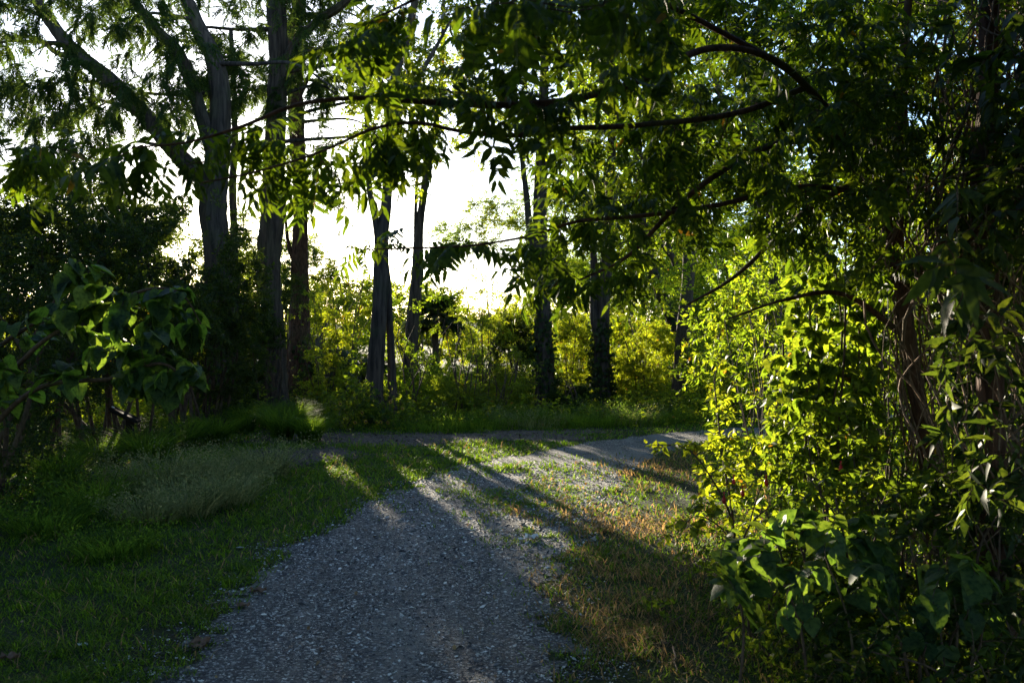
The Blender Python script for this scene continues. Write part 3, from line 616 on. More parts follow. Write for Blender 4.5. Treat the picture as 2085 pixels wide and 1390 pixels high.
tree('ivy_trunk_tree', 'upright trunk right of the centre gap, ivy clad below and forked at the top', 'tree',
     [(vert(0, Y, [(1108, 818), (1108, 740), (1104, 640), (1102, 540), (1100, 440), (1104, 300), (1110, 100), (1115, -100)]), [.26, .22, .19, .175, .165, .14, .1, .07]), ([P(1102, 540, Y), P(1082, 490, Y), P(1072, 400, Y), P(1060, 300, Y)], [.1, .08, .07, .05])],
     np.vstack([pxbox((930, 1260), (60, 480), (21, 25), 520, rng, -.02, 1.5), pxbox((960, 1180), (420, 640), (21.5, 24), 70, rng, .1, 2)]), 'twiglet', 'mid', 'cybark', 9, .2, 207, ivy=(2.6, 1500, .09))
Y = 23.5
tree('ivy_trunk_tree', 'twin stemmed trunk right of the bright gap, wrapped in dark ivy at its foot', 'tree',
     [(vert(0, Y, [(1225, 812), (1226, 740), (1226, 650), (1234, 560), (1238, 470), (1245, 300), (1250, 60)]), [.25, .2, .165, .14, .125, .1, .05]), ([P(1222, 700, Y), P(1211, 640, Y), P(1210, 540, Y+.2), P(1200, 400, Y+.3)], [.12, .11, .085, .05])],
     pxbox((1150, 1480), (60, 560), (22, 28), 480, rng, -.05, 1.4), 'twiglet', 'mid', 'cybark', 9, .22, 208, ivy=(2.3, 1400, .09))
Y = 27
tree('leaning_tree', 'dark leafy trunk leaning left above the far end of the path', 'tree',
     [([P(1440, 840, Y)*[1, 1, 0], P(1410, 740, Y), P(1375, 660, Y), P(1335, 570, Y), P(1310, 470, Y), P(1300, 330, Y)], [.22, .2, .18, .15, .12, .08])],
     np.vstack([pxbox((1290, 1450), (430, 760), (25.5, 28.5), 170, rng, -.1, 1.6), pxbox((1200, 1560), (160, 480), (26, 30), 300, rng, -.1, 1.6)]), 'twiglet', 'mid', 'twig', 9, .2, 209, ivy=(4, 1500, .1))
tree('bent_trunk', 'short grey trunk leaning left among the sunlit leaves behind the fan palm', 'tree',
     [([P(690, 790, 29)*[1, 1, 0], P(668, 755, 29), P(655, 725, 29), P(650, 690, 29.2)], [.16, .15, .14, .11])],
     pxbox((600, 720), (560, 720), (28, 31), 90, rng, -.1, 1.6), 'twiglet', 'bright', 'cybark', 8, .17, 210)

# ------------------------------------------------------------------ broadleaf trees on the right behind the thicket
GR = 'leafy trees behind the thicket'
for i, (px, Yb, x0, x1, y0, y1, n, nm, lab) in enumerate([
    (1560, 19, 1330, 1700, -60, 640, 400, 'fresh', 'leafy tree above the far end of the path, right of the leaning dark trunk'),
    (1780, 15, 1500, 2000, -80, 620, 440, 'fresh', 'leafy tree filling the background behind the forked brown trunk'),
    (2050, 12, 1850, 2300, -80, 760, 420, 'mid', 'shadowed leafy tree at the far right edge behind the vines'),
    (1380, 23, 1020, 1500, -120, 340, 470, 'fresh', 'tall crown of leaves at top centre, seen through the hanging branches')]):
    rng = np.random.default_rng(300+i); X = (px-CX)/FPX*Yb
    tr_ = [np.array([X, Yb, -.08]), np.array([X+.1, Yb, 1.5]), P(px+20, 480, Yb), P(px-30, 250, Yb), P(px, -100, Yb)]
    lim = [(tr_, [.2, .16, .13, .09, .04])]
    for k in range(5):
        h = rng.uniform(.25, .8); s = tr_[1]*(1-h)+tr_[3]*h; e = P(rng.uniform(x0, x1), rng.uniform(y0, min(y1, 450)), Yb+rng.uniform(-2, 2)); lim.append(([s, (s+e)/2+[0, 0, .3], e], [.07, .05, .02]))
    tree('broadleaf_tree', lab, 'tree', lim, pxbox((x0, x1), (y0, y1), (Yb-2.5, Yb+2.5), n, rng, -.3, 1.6), 'twiglet', nm, 'twig', 9, .2*(.6+Yb/40), 300+i, GR, r0=.02)

# ------------------------------------------------------------------ mid distance shrubs
GM = 'shrubs beyond the path and mulch bed'
MS = [ # px, Y, width, height, leaf, mat, natt, nleaf, size, label
 (665, 23.5, 2.0, 2.7, 'twiglet', 'bright', 260, 8, .13, 'sunlit yellow green bush between the reddish trunk and the twisted trunk'),
 (700, 27, 3.2, 4.0, 'twiglet', 'bright', 260, 8, .17, 'tall glowing sapling rising behind the fan palm left of the twisted trunk'),
 (650, 32, 3.6, 5.0, 'fine', 'mid', 420, 8, .26, 'feathery tree top right of the reddish trunk against the white sky'),
 (510, 31, 2.6, 5.6, 'fine', 'mid', 380, 8, .24, 'airy feathery tree in the white gap between the leaning and the shaggy cypress'),
 (592, 33, 1.8, 5.4, 'fine', 'mid', 240, 8, .24, 'airy feathery tree in the slit between the shaggy cypress and the reddish trunk'),
 (512, 21.6, 1.2, 2.8, 'twiglet', 'dark', 330, 9, .12, 'dark shrub filling the gap between the leaning and the shaggy cypress'),
 (585, 24.6, 1.2, 3.3, 'twiglet', 'dark', 330, 9, .12, 'dark narrow shrub in the gap left of the reddish trunk'),
 (705, 38, 3.4, 8.2, 'fine', 'mid', 210, 8, .34, 'tall airy tree with sky showing through between the reddish and the twisted trunk'),
 (1005, 34, 3.0, 6.6, 'fine', 'mid', 190, 8, .32, 'tall airy tree with sky showing through left of the upright ivy trunk'),
 (880, 36, 4.2, 5.9, 'fine', 'fresh', 260, 8, .32, 'tall airy green tree low in the bright gap behind the slim dark trunk'),
 (1150, 35, 3.8, 8.0, 'fine', 'fresh', 330, 8, .32, 'tall green tree rising between the two ivy clad trunks'),
 (1290, 34, 4.2, 8.4, 'twiglet', 'fresh', 330, 8, .24, 'tall green tree rising right of the twin stemmed trunk'),
 (1420, 36, 4.5, 9.0, 'twiglet', 'fresh', 340, 8, .24, 'tall green tree rising behind the leaning dark trunk'),
 (820, 21, 2.2, 2.3, 'twiglet', 'fresh', 220, 8, .13, 'dark green bush right of the foot of the twisted trunk'),
 (880, 24, 2.6, 2.9, 'twiglet', 'fresh', 260, 8, .15, 'bush with bright leaf tips around the small dark palm crown'),
 (935, 20.5, 1.9, 2.2, 'fine', 'mid', 220, 8, .2, 'soft feathery green bush in the middle of the thicket beyond the mulch'),
 (985, 23, 1.6, 3.4, 'twiglet', 'bright', 130, 8, .14, 'airy sapling with sparse glowing leaves in the centre gap'),
 (1010, 20.8, 1.7, 1.6, 'fine', 'mid', 190, 8, .2, 'low grey green feathery bush at centre beside the mulch'),
 (1050, 23.5, 1.1, 2.3, 'twiglet', 'dark', 200, 8, .14, 'dark ivy covered stump bush left of the upright ivy trunk'),
 (1045, 31, 3.0, 4.0, 'twiglet', 'bright', 150, 8, .17, 'thin vine sapling against the sky right of the centre gap'),
 (1165, 24.5, 1.4, 2.3, 'twiglet', 'bright', 200, 8, .14, 'yellow green bush between the two ivy clad trunks'),
 (1165, 21.8, 1.0, .9, 'twiglet', 'dark', 190, 8, .14, 'low dark bush at the feet of the ivy clad trunks'),
 (1180, 33, 4.2, 3.6, 'twiglet', 'bright', 220, 8, .2, 'sunlit wall of leaves seen between the ivy clad trunks'),
 (1310, 24, 1.7, 2.4, 'twiglet', 'bright', 260, 8, .14, 'bright bush right of the twin stemmed trunk'),
 (1300, 31, 4.4, 4.6, 'twiglet', 'fresh', 320, 8, .2, 'tall sunlit sapling right of the twin stemmed trunk'),
 (1365, 26, 1.8, 1.5, 'twiglet', 'mid', 160, 8, .14, 'low rounded bush under the leaning trunk'),
 (1430, 30, 4.0, 3.8, 'twiglet', 'fresh', 300, 8, .19, 'pale green bush behind the leaning trunk at the path end'),
 (1490, 22, 2.4, 2.6, 'twiglet', 'fresh', 300, 8, .13, 'leafy bush above the far bend of the path'),
 (1590, 21, 3.2, 3.2, 'ovate', 'fresh', 320, 8, .14, 'leafy bush right of the far bend of the path'),
 (1500, 32, 5.0, 5.2, 'twiglet', 'bright', 300, 8, .22, 'tall glowing foliage high behind the bend of the path'),
]
for i, (px, Yb, w, h, lf, mt, na, nl, sz, lab) in enumerate(MS):
    shrub('woodland_tree' if Yb > 33.5 else 'woodland_bush', lab, (px-CX)/FPX*Yb, Yb, w, h, lf, mt, int(na*1.7), nl+1, sz*.9, 400+i, GM, freq=2.6 if Yb < 33.5 else 1.6, thr=-.3 if Yb < 33.5 else 0, z0=.05 if Yb < 33.5 else 2.6, cat='shrub' if Yb < 33.5 else 'tree')
# far screen of trees that closes the view low down
GF = 'distant trees on the horizon'
FT = [(-700, 46, 9, 5.5, 'far dark tree beyond the left hedge, outermost'), (-150, 42, 8, 5.0, 'far leafy tree glimpsed through the left hedge'), (330, 40, 8, 3.6, 'far leafy tree showing under the large leaved plant'), (560, 44, 6, 5.0, 'far pale tree between the two thickest trunks'),
      (700, 46, 6, 5.6, 'far tree low behind the twisted trunk'), (860, 50, 7, 4.6, 'far tree low behind the small palm'), (1010, 60, 7, 3.6, 'lowest far tree in the centre gap'), (1140, 48, 6, 6.5, 'far tree low behind the upright ivy trunk'),
      (1290, 44, 7, 8.5, 'far tree behind the twin stemmed trunk'), (1450, 42, 8, 6.5, 'far tall tree above the path end'), (1650, 38, 9, 9, 'far tall tree hidden behind the thicket'), (1950, 36, 10, 10, 'far tall tree at the right edge of the wood')]
for i, (px, Yb, w, h, lab) in enumerate(FT):
    shrub('distant_tree', lab, (px-CX)/FPX*Yb, Yb, w, h, 'twiglet', 'bright', 300, 9, .36, 500+i, GF, 'tree', freq=1.3, thr=-.05, crownz=.2, sr=.08)

# ------------------------------------------------------------------ left hedge
GH = 'big dark shrubs on the left'
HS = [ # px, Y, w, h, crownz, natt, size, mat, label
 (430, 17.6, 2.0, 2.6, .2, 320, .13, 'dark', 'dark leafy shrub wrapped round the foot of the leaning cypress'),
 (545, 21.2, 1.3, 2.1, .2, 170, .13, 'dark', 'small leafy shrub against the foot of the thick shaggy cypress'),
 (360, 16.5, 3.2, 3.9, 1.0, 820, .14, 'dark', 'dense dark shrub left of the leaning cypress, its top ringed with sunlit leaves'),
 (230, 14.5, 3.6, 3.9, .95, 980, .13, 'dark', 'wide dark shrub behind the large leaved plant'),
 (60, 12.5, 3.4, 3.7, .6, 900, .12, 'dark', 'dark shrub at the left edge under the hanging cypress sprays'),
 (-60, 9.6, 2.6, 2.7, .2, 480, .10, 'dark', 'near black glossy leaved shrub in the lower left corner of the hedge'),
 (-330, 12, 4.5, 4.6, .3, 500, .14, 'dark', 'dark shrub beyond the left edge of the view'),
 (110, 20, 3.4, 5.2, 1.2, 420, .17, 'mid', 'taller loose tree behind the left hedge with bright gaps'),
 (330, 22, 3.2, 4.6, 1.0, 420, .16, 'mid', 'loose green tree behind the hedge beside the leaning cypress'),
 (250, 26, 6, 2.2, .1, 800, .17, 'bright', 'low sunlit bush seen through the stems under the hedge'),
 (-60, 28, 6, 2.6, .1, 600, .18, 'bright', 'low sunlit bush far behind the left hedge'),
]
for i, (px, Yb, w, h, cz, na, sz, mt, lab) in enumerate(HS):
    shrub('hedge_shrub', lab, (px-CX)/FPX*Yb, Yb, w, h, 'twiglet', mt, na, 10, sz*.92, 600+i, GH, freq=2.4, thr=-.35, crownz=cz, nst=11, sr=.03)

# ------------------------------------------------------------------ large-leaved plant (left, near)
def leafy(name, label, cat, limbs, att, leaf, lmat, n, size, seed, **kw):
    return tree(name, label, cat, limbs, att, leaf, lmat, kw.pop('bmat', 'twig'), n, size, seed, trunkname='stems', crown='foliage', seg=8, step=.08, **kw)
rng = np.random.default_rng(21); Y = 6.2
b = np.array([-4.3, 7.2, -.05])
lim = [([b, b+[.4, -.2, .7], P(60, 800, 6.6), P(230, 770, 6.2), P(330, 740, 6.), P(395, 790, 5.9)], [.022, .02, .016, .012, .009, .004]),
       ([b, b+[.35, -.1, .9], P(60, 720, 6.6), P(190, 640, 6.2), P(300, 590, 6.), P(370, 600, 5.9), P(410, 660, 5.9)], [.022, .02, .016, .013, .01, .007, .004]),
       ([b, P(-60, 780, 6.9), P(90, 640, 6.6), P(150, 545, 6.3), P(165, 530, 6.2)], [.02, .018, .012, .007, .003])]
att = np.vstack([pxbox((170, 400), (590, 800), (5.7, 6.6), 60, rng, -.6, 3), pxbox((110, 200), (540, 700), (5.9, 6.6), 16, rng, -2), pxbox((290, 400), (740, 810), (5.7, 6.3), 12, rng, -2), pxbox((-100, 170), (640, 830), (6, 7), 30, rng, -2)])
leafy('large_leaf_shrub', 'arching plant with big heart shaped grey green leaves at the left', 'shrub', lim, att, 'heart', 'big', 5, .12, 22, r0=.007, droop=.7, out=.7, upn=1.5, tail=.15, upb=.3, carve=False)

# ------------------------------------------------------------------ near tree with the hanging branches (right)
rng = np.random.default_rng(31)
t0 = [P(1905, 1200, 6.35), P(1900, 1080, 6.3), P(1885, 900, 6.2), P(1860, 760, 6.1), P(1836, 600, 6.), P(1822, 480, 5.9), P(1832, 300, 5.8), P(1840, 120, 5.8), P(1855, -60, 5.8)]; t0[0][2] = -.05
lL = [P(1822, 500, 5.9), P(1790, 410, 5.7), P(1722, 280, 5.3), P(1650, 185, 4.9), P(1560, 115, 4.6), P(1440, 100, 4.3), P(1300, 165, 4.), P(1180, 200, 3.8), P(1040, 214, 3.6), P(840, 206, 3.45), P(720, 200, 3.4), P(600, 215, 3.35), P(500, 255, 3.3), P(380, 290, 3.3), P(270, 300, 3.3)]
lM = [P(1826, 470, 5.9), P(1796, 340, 5.9), P(1768, 200, 6.), P(1755, 60, 6.1), P(1740, -80, 6.2)]
l2 = [P(1640, 178, 4.9), P(1500, 230, 4.5), P(1300, 255, 4.1), P(1150, 262, 3.8), P(1040, 276, 3.7), P(940, 268, 3.6), P(850, 250, 3.55), P(760, 262, 3.5), P(650, 310, 3.4), P(520, 350, 3.3), P(410, 372, 3.3)]
l3 = [P(1790, 400, 5.7), P(1640, 380, 5.3), P(1450, 420, 4.9), P(1300, 440, 4.6), P(1180, 450, 4.4), P(1080, 480, 4.3), P(960, 500, 4.2), P(840, 505, 4.1), P(740, 508, 4.1)]
l4 = [P(1722, 280, 5.3), P(1560, 300, 5.1), P(1400, 400, 5.), P(1280, 520, 4.9), P(1180, 570, 4.9)]
l5 = [P(1560, 115, 4.6), P(1380, 20, 4.2), P(1200, -60, 3.8), P(950, -40, 3.4), P(780, 30, 3.2)]
l6 = [P(1836, 600, 6.), P(1980, 370+60, 5.8), P(2080, 420, 5.6)]
l7 = [P(1796, 340, 5.9), P(1640, 430, 6.1), P(1500, 560, 6.3), P(1400, 620, 6.5)]
l8 = [P(1850, 690, 6.05), P(1720, 600, 6.), P(1600, 610, 6.), P(1480, 650, 6.)]
att = np.vstack([
 pxbox((40, 420), (275, 370), (3.2, 3.6), 12, rng, -.9, 3), pxbox((400, 800), (225, 340), (3.4, 3.8), 13, rng, -.9, 3), pxbox((520, 720), (330, 390), (3.4, 3.8), 3, rng, -2),
 pxbox((760, 1100), (150, 300), (3.2, 4.), 18, rng, -.5, 3), pxbox((710, 1100), (480, 515), (4., 4.4), 12, rng, -2), pxbox((950, 1330), (60, 300), (3.4, 5.2), 60, rng, -.5, 3), pxbox((1120, 1420), (300, 500), (4.2, 5.6), 36, rng, -.4, 3),
 pxbox((1080, 1300), (480, 590), (4.6, 5.2), 16, rng, -2), pxbox((1300, 1850), (-40, 400), (4.2, 7.), 300, rng, -.45, 2.5), pxbox((1300, 1800), (380, 640), (5., 7), 100, rng, -.3, 2.5),
 pxbox((1750, 2150), (-60, 560), (4.8, 7.2), 230, rng, -.4, 2.5), pxbox((950, 1400), (-80, 90), (3., 5), 50, rng, -.3, 2.5), pxbox((900, 1300), (-60, 40), (2.1, 2.7), 7, rng, -2), pxbox((700, 860), (0, 110), (3, 3.6), 7, rng, -2)])
tree('hanging_branch_tree', 'forked red brown tree whose long leafy branches reach across the top of the view', 'tree',
     [(t0, [.07, .058, .053, .05, .048, .048, .037, .03, .018]), (lL, [.036, .028, .022, .018, .016, .015, .015, .014, .014, .010, .008, .007, .006, .004, .003]), (lM, [.035, .032, .028, .02, .012]), (l2, [.016, .014, .012, .011, .010, .008, .007, .006, .005, .004, .003]),
      (l3, [.017, .014, .012, .010, .008, .006, .005, .004, .003]), (l4, [.02, .016, .013, .009, .004]), (l5, [.015, .012, .010, .009, .004]), (l6, [.025, .02, .014]), (l7, [.022, .017, .012, .006]), (l8, [.02, .015, .01, .005])],
     att, 'pinnate', 'hang', 'rbark', 5, .175, 32, r0=.007, droop=.25, out=.75, upn=1.6, tail=.16, upb=.12, sag=.05, seg=12, step=.06, carve=False, rscale=.9)

# vines on that tree and the dark tangled tree at the right edge
def vines(parent, skel, n, seed, H=(0, 3.5), spread=.12, name='vine', matn='vine', rad=.006, K=16, L=(.7, 1.8)):
    rng = np.random.default_rng(seed); c, r = skel; Pt, Rd = [], []
    for k in range(n):
        z0 = rng.uniform(*H); l = rng.uniform(*L); th = rng.uniform(0, 6.3); tw = rng.normal(0, 2.2); zz = np.linspace(z0, min(z0+l, H[1]+.4), K)
        cx = np.interp(zz, c[:, 2], c[:, 0]); cy = np.interp(zz, c[:, 2], c[:, 1]); rr = np.interp(zz, c[:, 2], r)+rng.uniform(.003, spread)*(1+.4*np.sin(zz*rng.uniform(3, 8)))
        a = th+tw*(zz-z0); Pt.append(np.stack([cx+rr*np.cos(a)+np.cumsum(rng.normal(0, .01, K)), cy+rr*np.sin(a)+np.cumsum(rng.normal(0, .01, K)), zz+.03*np.sin(np.arange(K))], 1)); Rd.append(np.full(K, rad*rng.uniform(.4, 1.2)))
    g = Geo(); tubes(g, np.array(Pt), np.array(Rd), 5); g.build(name, M[matn], parent)
T0 = bpy.data.objects['hanging_branch_tree']; c_ = resample(t0, [.07, .058, .053, .05, .048, .048, .037, .03, .018], .06)
vines(T0, c_, 34, 33, (0.02, 2.2), .06)
rng = np.random.default_rng(41)
e0 = [P(2035, 1250, 5.3), P(2022, 1000, 5.3), P(2015, 700, 5.3), P(2000, 450, 5.3), P(2010, 200, 5.4), P(2015, -100, 5.5)]; e0[0][2] = -.05
t, sk, _ = tree('vine_tangled_tree', 'dark trunk at the right edge hung with a mass of bare twisting vines', 'tree', [(e0, [.09, .075, .07, .065, .055, .05]), ([P(2015, 560, 5.3), P(2080, 400, 5.1), P(2120, 200, 5)], [.03, .025, .02])],
     np.vstack([pxbox((1900, 2200), (-60, 700), (3.8, 5.6), 150, rng, -.3, 2.5), pxbox((1880, 2150), (480, 640), (2.3, 3.2), 5, rng, -2), pxbox((1900, 2200), (700, 1390), (4.2, 5.6), 130, rng, -.4, 2.5)]), 'lance', 'dark', 'rbark', 9, .11, 42, r0=.008, droop=.4, carve=False)  # leaf colour taken darker in place of shade at this edge
vines(t, sk[0], 120, 43, (0.02, 3.4), .4, L=(.8, 2.4))

# ------------------------------------------------------------------ right thicket
# curtain of heart-leaved vine on thin upright stems
rng = np.random.default_rng(51)
st = []
for px, top, Yb in ((1652, 480, 6.9), (1668, 600, 6.8), (1700, 520, 6.7), (1722, 330, 6.6), (1735, 560, 6.9), (1640, 640, 7.2), (1600, 700, 7.4), (1780, 560, 6.8)):
    p0 = P(px-15, 1100, Yb); p0[2] = -.05; st.append(([p0, P(px-8+rng.normal(0, 6), 900, Yb), P(px+rng.normal(0, 8), 700, Yb), P(px+rng.normal(0, 6), top, Yb)], [.011, .009, .007, .004]))
att = np.vstack([pxbox((1600, 1790), (560, 1010), (6.2, 7.4), 240, rng, -.25, 3.5), pxbox((1560, 1700), (700, 980), (6.6, 7.6), 110, rng, -.2, 3.5), pxbox((1640, 1760), (330, 600), (6.4, 7), 26, rng, -2)])
leafy('climbing_vine', 'curtain of bright heart leaved vine hanging on thin upright stems left of the brown trunk', 'vine', st, att, 'heart', 'vineleaf', 8, .075, 52, r0=.004, droop=.8, out=.8, upn=.3, tail=.2, carve=False)
TS = [ # name, px, Y, w, h, leaf, mat, natt, nleaf, size, cat, label
 ('thicket_bush', 1565, 11.5, 2.2, 2.9, 'lance', 'fresh', 320, 10, .075, 'bush with many small shining leaves left of the vine curtain'),
 ('thicket_bush', 1530, 14.5, 2.0, 2.6, 'diam', 'bright', 300, 11, .085, 'small leaved bush overhanging the far end of the path'),
 ('thicket_bush', 1690, 9.3, 2.2, 3.3, 'lance', 'fresh', 360, 10, .075, 'tall green bush behind the vine curtain'),
 ('thicket_bush', 1830, 8.3, 2.0, 3.4, 'ovate', 'vineleaf', 340, 10, .07, 'leafy bush behind the forked brown trunk'),
 ('thicket_bush', 1990, 7.4, 2.0, 3.0, 'ovate', 'dark', 330, 10, .07, 'bush with leaves coloured dark for shade between the brown trunk and the vine tangled tree'),  # dark leaf material puts the right edge's shade into the colour
 ('thicket_bush', 2150, 6.6, 1.8, 3.2, 'ovate', 'dark', 320, 10, .07, 'bush with leaves coloured dark for shade, cut by the right edge of the view'),  # shade painted in by the dark leaf colour
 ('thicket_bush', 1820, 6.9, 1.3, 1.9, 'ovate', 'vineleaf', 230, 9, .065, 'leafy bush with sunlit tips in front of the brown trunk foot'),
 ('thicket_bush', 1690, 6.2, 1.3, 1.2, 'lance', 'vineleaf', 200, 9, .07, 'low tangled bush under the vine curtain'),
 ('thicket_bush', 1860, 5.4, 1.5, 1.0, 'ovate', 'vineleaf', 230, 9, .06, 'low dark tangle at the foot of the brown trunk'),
 ('thicket_bush', 2040, 4.9, 1.3, 1.0, 'ovate', 'dark', 190, 9, .065, 'bush with leaves coloured near black for shade in the lower right corner'),  # corner darkness comes from the leaf colour, in place of shade
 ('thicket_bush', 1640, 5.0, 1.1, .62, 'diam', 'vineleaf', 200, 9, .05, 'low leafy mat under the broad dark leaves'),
 ('thicket_bush', 1880, 4.3, 1.4, .6, 'diam', 'dark', 190, 9, .055, 'low mat of leaves coloured dark for shade along the bottom right'),  # dark leaf colour stands in for shade along the bottom
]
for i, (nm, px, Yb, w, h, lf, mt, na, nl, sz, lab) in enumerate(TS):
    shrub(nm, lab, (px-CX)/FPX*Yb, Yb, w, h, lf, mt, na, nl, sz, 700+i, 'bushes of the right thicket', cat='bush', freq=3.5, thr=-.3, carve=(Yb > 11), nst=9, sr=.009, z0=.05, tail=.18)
# sunlit sapling with a tall leader and an arching side branch
rng = np.random.default_rng(61); Y = 6.6
b = P(1500, 1130, Y); b[2] = -.03
lim = [([b, P(1490, 1040, Y), P(1475, 950, Y), P(1462, 850, Y), P(1455, 770, Y), P(1468, 735, Y)], [.010, .009, .007, .005, .004, .002]),
       ([b, P(1490, 1060, Y-.3), P(1440, 960, Y-.5), P(1400, 915, Y-.6), P(1355, 905, Y-.7), P(1312, 908, Y-.75)], [.009, .007, .005, .004, .003, .002]),
       ([b, P(1530, 1050, Y+.1), P(1560, 950, Y+.1), P(1545, 890, Y+.1)], [.008, .006, .004, .002]),
       ([b, P(1480, 1090, Y-.2), P(1420, 1050, Y-.4), P(1380, 1085, Y-.5)], [.007, .005, .004, .002]),
       ([b, P(1520, 1080, Y-.1), P(1590, 1010, Y-.1), P(1620, 960, Y)], [.008, .006, .004, .002])]
att = np.vstack([pxbox((1440, 1500), (730, 900), (Y-.2, Y+.2), 22, rng, -2), pxbox((1410, 1600), (890, 1090), (Y-.5, Y+.4), 120, rng, -.5, 5), pxbox((1310, 1420), (895, 920), (Y-.8, Y-.5), 12, rng, -2), pxbox((1370, 1500), (1020, 1090), (Y-.6, Y-.2), 16, rng, -2)])
sp, sk, _ = leafy('sunlit_sapling', 'glowing yellow green sapling with a tall thin leader at the edge of the thicket', 'sapling', lim, att, 'ovate', 'bright', 6, .065, 62, r0=.004, droop=.15, tail=.12, carve=False)
g = Geo(); 
def blob(g, c, r, squash=1., n=10, seed=0):
    rr = np.random.default_rng(seed); th = np.linspace(0, np.pi, 7)[:, None]; ph = (np.arange(n)/n*2*np.pi)[None]
    R = r*(1+.12*rr.normal(0, 1, (7, n))); v = np.stack([R*np.sin(th)*np.cos(ph), R*np.sin(th)*np.sin(ph), R*np.cos(th)*squash+0*ph], -1).reshape(-1, 3)+c
    q = [(a*n+k, a*n+(k+1) % n, (a+1)*n+(k+1) % n, (a+1)*n+k) for a in range(6) for k in range(n)]; g.add(v, np.array(q))
for i, (px, py, Yf) in enumerate(((1560, 982, 6.2), (1494, 982, 6.2), (1512, 1004, 6.2), (1474, 1018, 6.1), (1712, 955, 6.0))):
    g = Geo(); blob(g, P(px, py, Yf), .014, 1.6, 8, i); p = P(px, py, Yf)
    g.add([p+[0, 0, -.01], p+[.006, 0, .05], p+[-.006, 0, .05]], [(0, 1, 2)]); g.build('red_flower', M['red'], sp)
# broad dark leaves in the right foreground
rng = np.random.default_rng(71)
st = []
for px, py, Yb in ((1480, 1080, 4.9), (1560, 1040, 4.7), (1620, 1075, 4.5), (1700, 1010, 4.6), (1580, 1150, 4.2), (1680, 1130, 4.1), (1760, 1080, 4.5), (1500, 1190, 4.3), (1850, 1090, 4.4), (1950, 1120, 4.2)):
    e = P(px, py, Yb); b = np.array([e[0]+rng.normal(.15, .08), e[1]+.15, -.03]); st.append(([b, (b+e)/2+[.03, 0, .06], e], [.007, .006, .004]))
att = np.vstack([pxbox((1460, 1820), (1040, 1200), (4.1, 5.), 60, rng, -.6, 4), pxbox((1500, 2050), (1130, 1330), (3.7, 4.6), 60, rng, -.6, 4)])
leafy('broad_leaf_plant', 'dark plant with broad lobed leaves in the right foreground beside the sunlit sapling', 'plant', st, att, 'heart', 'big', 5, .085, 72, r0=.004, droop=.6, out=.8, upn=1.2, tail=.1, carve=False)
# rosettes of weed shoots by the path
def wand(name, label, px, py, n, h, seed, mt='bright', lf='ovate', s=.04):
    c = G(px, py); shrub(name, label, c[0], c[1], h*1.1, h, lf, mt, n, 7, s, seed, 'weed tufts beside the path', 'weed', nst=5, z0=.02, sr=.003, carve=False, tail=.06)
wand('weed_tuft', 'small leafy weed just left of the sapling foot', 1385, 1130, 26, .28, 801)
wand('weed_tuft', 'spreading weed at the dry grass edge near the bottom of the view', 1330, 1270, 30, .2, 802, 'vineleaf')
wand('weed_tuft', 'leafy weed in the grass before the broad leaved plant', 1420, 1200, 34, .3, 803, 'vineleaf')
wand('weed_tuft', 'low weed under the sunlit sapling', 1450, 1180, 40, .4, 804, 'vineleaf')

# ------------------------------------------------------------------ grass clumps
def clump(name, label, x, y, n, h, w, seed, mt='sedge', group='arching clumps of long green grass', spread=.12, lean=(.3, 1.1), cat='grass clump', droop=.45, heads=0):
    rng = np.random.default_rng(seed); z = float(ground_z(np.array([x]), np.array([y]))[0])
    r = spread*np.sqrt(rng.random(n)); th = rng.uniform(0, 6.3, n); g = Geo(); hv = h*rng.uniform(.55, 1.15, n)
    blades(g, x+r*np.cos(th), y+r*np.sin(th), np.full(n, z-.01), hv, w*rng.uniform(.6, 1.2, n), rng.uniform(*lean, n), rng, 6, th+rng.normal(0, .6, n), droop)
    if heads:
        k = heads; r = spread*np.sqrt(rng.random(k)); th = rng.uniform(0, 6.3, k); H = h*rng.uniform(.6, 1.1, k); ln = rng.uniform(.2, .9, k)
        tip = np.stack([x+(r+H*ln)*np.cos(th), y+(r+H*ln)*np.sin(th), z+H*.7], 1)
        m = 14; p = (tip[:, None]+rng.normal(0, .045, (k, m, 3))).reshape(-1, 3); a = rng.normal(0, 1, (k*m, 3))
        leaves(g, 'diam', p, a, rng.normal(0, 1, (k*m, 3)), np.full(k*m, .028), rng, False)
    o = g.build(name, M[mt], loc=(x, y, z)); tag(o, label, cat, group)
SG = [(300, 955, .62, 'long leaved grass clump around the foot of the black sign'), (205, 960, .55, 'arching grass clump left of the black sign'), (375, 915, .6, 'green grass clump right of the black sign'), (440, 905, .6, 'grass clump below the big heart leaves'),
      (500, 880, .62, 'grass clump in front of the leaning cypress'), (575, 893, .7, 'grass clump between the lawn and the thick shaggy cypress'), (632, 897, .55, 'grass clump at the edge of the wood chips, tips glowing in the sun'), (545, 868, .6, 'grass clump at the foot of the thick shaggy cypress'),
      (120, 1000, .5, 'dark grass clump at the left edge'), (420, 965, .45, 'green clump at the back of the pale grass'), (600, 872, .62, 'backmost sunlit grass clump beside the reddish trunk')]
for i, (px, py, h, lab) in enumerate(SG):
    c = G(px, py); clump('grass_clump', lab, c[0], c[1], 460, h*1.55, .015, 900+i, spread=.16, droop=.5)
PG = [(250, 1000, .45), (330, 1005, .5), (410, 1000, .5), (480, 985, .5), (540, 965, .45), (380, 1050, .4), (300, 1065, .38), (180, 1050, .4), (460, 1030, .4), (90, 1090, .4), (230, 1130, .35)]
PL = ['second from the left in the back row', 'at the middle of the back row', 'before the grass clump below the heart leaves', 'second from the right end', 'rightmost beside the wood chips', 'front middle one', 'front one below the sign', 'left one in the shade', 'front right one', 'leftmost in deep shade', 'nearest to the viewer']
